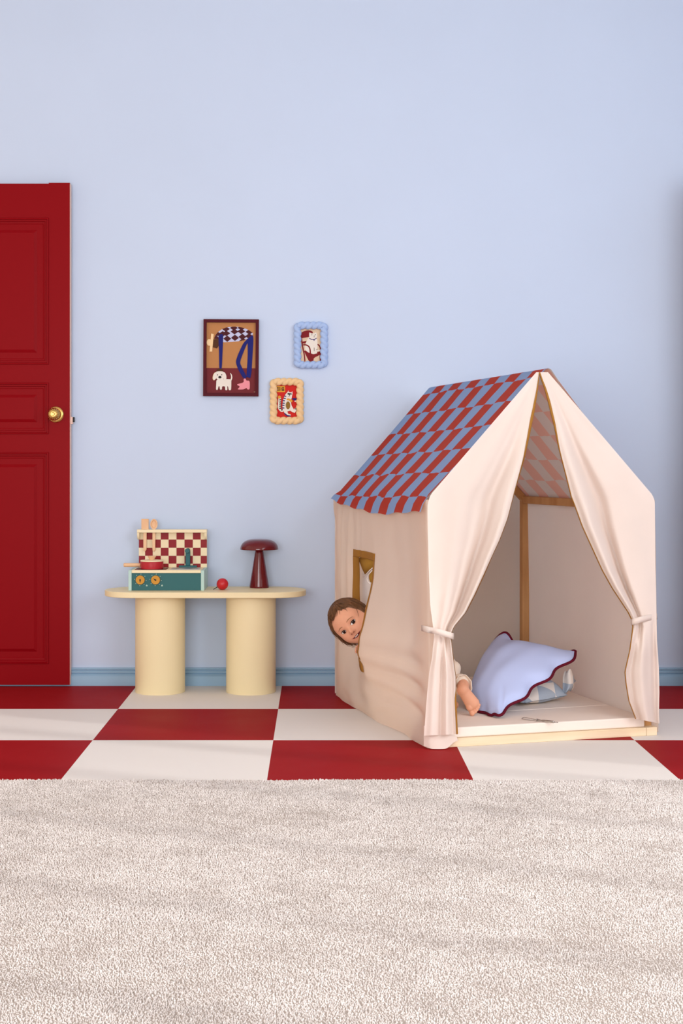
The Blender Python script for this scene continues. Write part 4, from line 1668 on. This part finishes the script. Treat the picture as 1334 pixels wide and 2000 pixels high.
# folds of the seat above the foot
grow(tr_, [P(880, 1325, 4.96), P(886, 1305, 4.955)], [.026, .022], .004)
trousers = remeshed(tr_, 'trousers', M_suit, child, .003, 5, .5)
# open cuff round the heel
m = MB()
ca_ = (ank1 - Vector((.42, 5.02, .110))).normalized()
cs = ca_.cross(Vector((0, 0, 1))).normalized()
cu = cs.cross(ca_).normalized()
c0 = heel + Vector((.001, .020, .012))


def cuff_pt(a, b_):
    an = 2 * PI * a
    r = .0295 + .0035 * b_ + .0020 * math.sin(3 * an + 1) * b_ + .0012 * math.sin(7 * an)
    return c0 + (cs * math.cos(an) + cu * math.sin(an)) * r + ca_ * (-.030 + .036 * b_ + .004 * math.sin(2 * an + .5) * b_) + Vector((0, 0, .004))


m.grid(cuff_pt, 48, 12)
m.build('cuff', M_suit, trousers, smooth=True, world=True, solid=.0022)


# face details laid on the skin
def patch(outline, off, material, name, parent, dome=0.0, n=6):
    """Fill an outline given in face coordinates with a small curved sheet."""
    cx = sum(p[0] for p in outline) / len(outline)
    cz = sum(p[1] for p in outline) / len(outline)
    mb = MB()
    k = len(outline)
    vs = []
    for r in range(n):
        t = 1 - r / n
        for x, z in outline:
            xx, zz = cx + (x - cx) * t, cz + (z - cz) * t
            vs.append(hs(xx, zz, off + dome * (1 - t * t)))
    vs.append(hs(cx, cz, off + dome))
    fs = [(r * k + i, r * k + (i + 1) % k, (r + 1) * k + (i + 1) % k, (r + 1) * k + i) for r in range(n - 1) for i in range(k)]
    fs += [((n - 1) * k + i, (n - 1) * k + (i + 1) % k, n * k) for i in range(k)]
    mb.add(vs, fs)
    return mb.build(name, material, parent, smooth=True, world=True)


def ribbon(pts, ws, off, material, name, parent):
    mb = MB()
    vs = []
    n = len(pts)
    for i, (x, z) in enumerate(pts):
        a, b2 = pts[max(i - 1, 0)], pts[min(i + 1, n - 1)]
        d = Vector((b2[0] - a[0], b2[1] - a[1])).normalized()
        nx, nz = -d.y * ws[i] / 2, d.x * ws[i] / 2
        vs += [hs(x + nx, z + nz, off), hs(x, z, off + .0006), hs(x - nx, z - nz, off)]
    mb.add(vs, [(3 * i + k, 3 * i + k + 1, 3 * i + 4 + k, 3 * i + 3 + k) for i in range(n - 1) for k in range(2)])
    return mb.build(name, material, parent, smooth=True, world=True)


for sx in (-1, 1):
    ex, ez = sx * .0262, -.0062
    up = [(ex + .0110 * math.cos(a) * 1.0, ez + .0062 * math.sin(a) ** .9 + .0010 * sx * math.cos(a)) for a in (PI * k / 16 for k in range(17))]
    lo = [(ex - .0110 * math.cos(a), ez - .0044 * math.sin(a) ** .9 - .0010 * sx * math.cos(a)) for a in (PI * k / 16 for k in range(1, 16))]
    eye = patch(up + lo, .0010, M_eyew, 'eye', child, .0022)
    ix_, iz_ = ex + .0016, ez + .0009
    patch([(ix_ + .0066 * math.cos(2 * PI * k / 24), iz_ + min(.0052, .0066 * math.sin(2 * PI * k / 24))) for k in range(24)], .0034, M_iris, 'iris', eye, .0006)
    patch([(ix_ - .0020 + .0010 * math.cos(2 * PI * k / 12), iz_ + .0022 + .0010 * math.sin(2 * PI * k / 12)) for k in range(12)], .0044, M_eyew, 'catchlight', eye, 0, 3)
    ribbon(up, [.0010 + .0016 * math.sin(PI * k / 16) for k in range(17)], .0022, M_lash, 'eyelash', eye)
    lo2 = [up[-1]] + lo + [up[0]]
    ribbon(lo2, [.0008] * len(lo2), .0018, M_brow, 'eyelid', eye)
    br = [(sx * (.0120 + .0285 * t), .0085 + .0058 * math.sin(PI * (.15 + .75 * t)) - .002 * t) for t in (k / 12 for k in range(13))]
    ribbon(br, [.0012 + .0022 * math.sin(PI * min(1, .2 + k / 14)) for k in range(13)], .0006, M_brow, 'eyebrow', child)
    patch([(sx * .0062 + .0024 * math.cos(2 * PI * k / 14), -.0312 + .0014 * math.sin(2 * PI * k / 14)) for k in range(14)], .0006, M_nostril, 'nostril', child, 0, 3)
mu = [(-.0235 + .047 * t, -.0455 + .0022 * math.cos(2 * PI * (t - .5)) * .6 - .0030 * (2 * t - 1) ** 2 * -1) for t in (k / 20 for k in range(21))]
ml = [(.0235 - .047 * t, -.0435 - .0095 * math.sin(PI * t) ** .8) for t in (k / 20 for k in range(1, 20))]
lips = patch([(x * 1.10, -.0475 + (z + .0475) * 1.18) for x, z in mu + ml], .0006, M_lip, 'lips', child, .0018)
patch([(x * .93, -.0478 + (z + .0478) * .86) for x, z in mu + ml], .0022, M_mouth, 'mouth', lips, .0010)
patch([(-.0095 + .017 * t, -.0464 + .0004 * math.cos(2 * PI * t)) for t in (k / 10 for k in range(11))] + [(.0070 - .0160 * t, -.0488 - .0008 * math.sin(PI * t)) for t in (k / 10 for k in range(11))], .0040, M_tooth, 'teeth', lips, .0006, 4)

# hair
def hair_end(phi):
    """Polar angle at which the hair stops; phi = 0 is the child's forehead."""
    a = abs(phi)
    return math.radians(interp(a, [0, .35, .7, 1.05, 1.35, 1.7, 2.2, PI], [44, 47, 56, 76, 102, 111, 122, 128]))


def scalp(th, phi, off):
    z = (RZU if th < PI / 2 else RZL) * math.cos(th)
    r = 1 + off / .075
    x = RX * math.sin(th) * math.sin(phi) * taper(z)
    y = RY * math.sin(th) * math.cos(phi) * (1.04 if math.cos(phi) < 0 else 1)
    return hp(x * r, y * r, z * r)


m = MB()


def cap_pt(a, b_):
    phi = -PI + 2 * PI * a
    e = hair_end(phi) - math.radians(3 + 3 * math.sin(phi * 9) + 2 * math.sin(phi * 23))
    th = e * (.002 + .998 * b_)
    lump = .0016 * math.sin(phi * 31 + 5 * b_) + .0012 * math.sin(phi * 53 - 9 * b_)
    return scalp(th, phi, .0070 * (1 - b_ ** 6) + lump * (1 - b_ ** 4) - .002 * b_ ** 8 + .0015)


m.grid(cap_pt, 180, 40)
rh = random.Random(11)
for q_ in range(1700):
    phi = rh.uniform(-PI, PI)
    if q_ < 350:
        phi = rh.gauss(-1.0, .8)
    e = hair_end(phi)
    t0 = rh.uniform(.05, .75) * e
    t1 = min(e + math.radians(rh.gauss(1, 4)), t0 + math.radians(rh.uniform(28, 60)))
    wisp = rh.random() < .06
    # fringe is brushed towards the viewer's left; temple curls hang lower
    drift = (rh.gauss(-.75, .25) if phi < .35 else rh.gauss(.45, .25)) * (1 if abs(phi) < 1.3 else .25)
    curl = 0
    if -2.5 < phi < -1.0 and rh.random() < .45:
        t1 = e + math.radians(rh.uniform(4, 34))
        curl = rh.uniform(.002, .007)
    pts, rad = [], []
    K = 8
    hoff = rh.uniform(.003, .0085)
    frq, phs = rh.uniform(5, 9), rh.uniform(0, 6)
    for k in range(K + 1):
        t = k / K
        th = t0 + (t1 - t0) * t
        off = hoff * (1 - .55 * t) + (wisp * rh.uniform(.002, .010) * t) + curl * t * (1 + math.sin(frq * t + phs))
        pts.append(scalp(th, phi + drift * t * t + curl * 8 * math.sin(frq * t + phs) * t, off))
        rad.append(.0013 * (1 - .75 * t ** 2) * (.55 if wisp else 1))
    m.tube(pts, rad, 4, cap=False)
for q_ in range(46):                     # loose curls over the ear and the nape
    ph0 = rh.uniform(-2.1, -1.05)
    e = hair_end(ph0)
    t0, t1 = e - math.radians(rh.uniform(5, 15)), e + math.radians(rh.uniform(8, 38))
    amp, frq, phs = rh.uniform(.003, .008), rh.uniform(5, 11), rh.uniform(0, 6)
    pts = []
    for k in range(15):
        t = k / 14
        pts.append(scalp(t0 + (t1 - t0) * t, ph0 + amp * 9 * math.sin(frq * t + phs) * t, .003 + amp * t * (1.1 + math.cos(frq * t + phs))))
    m.tube(pts, [.0009 * (1 - .6 * k / 14) for k in range(15)], 4, cap=False)
m.build('hair', M_hair, child, smooth=True, world=True)
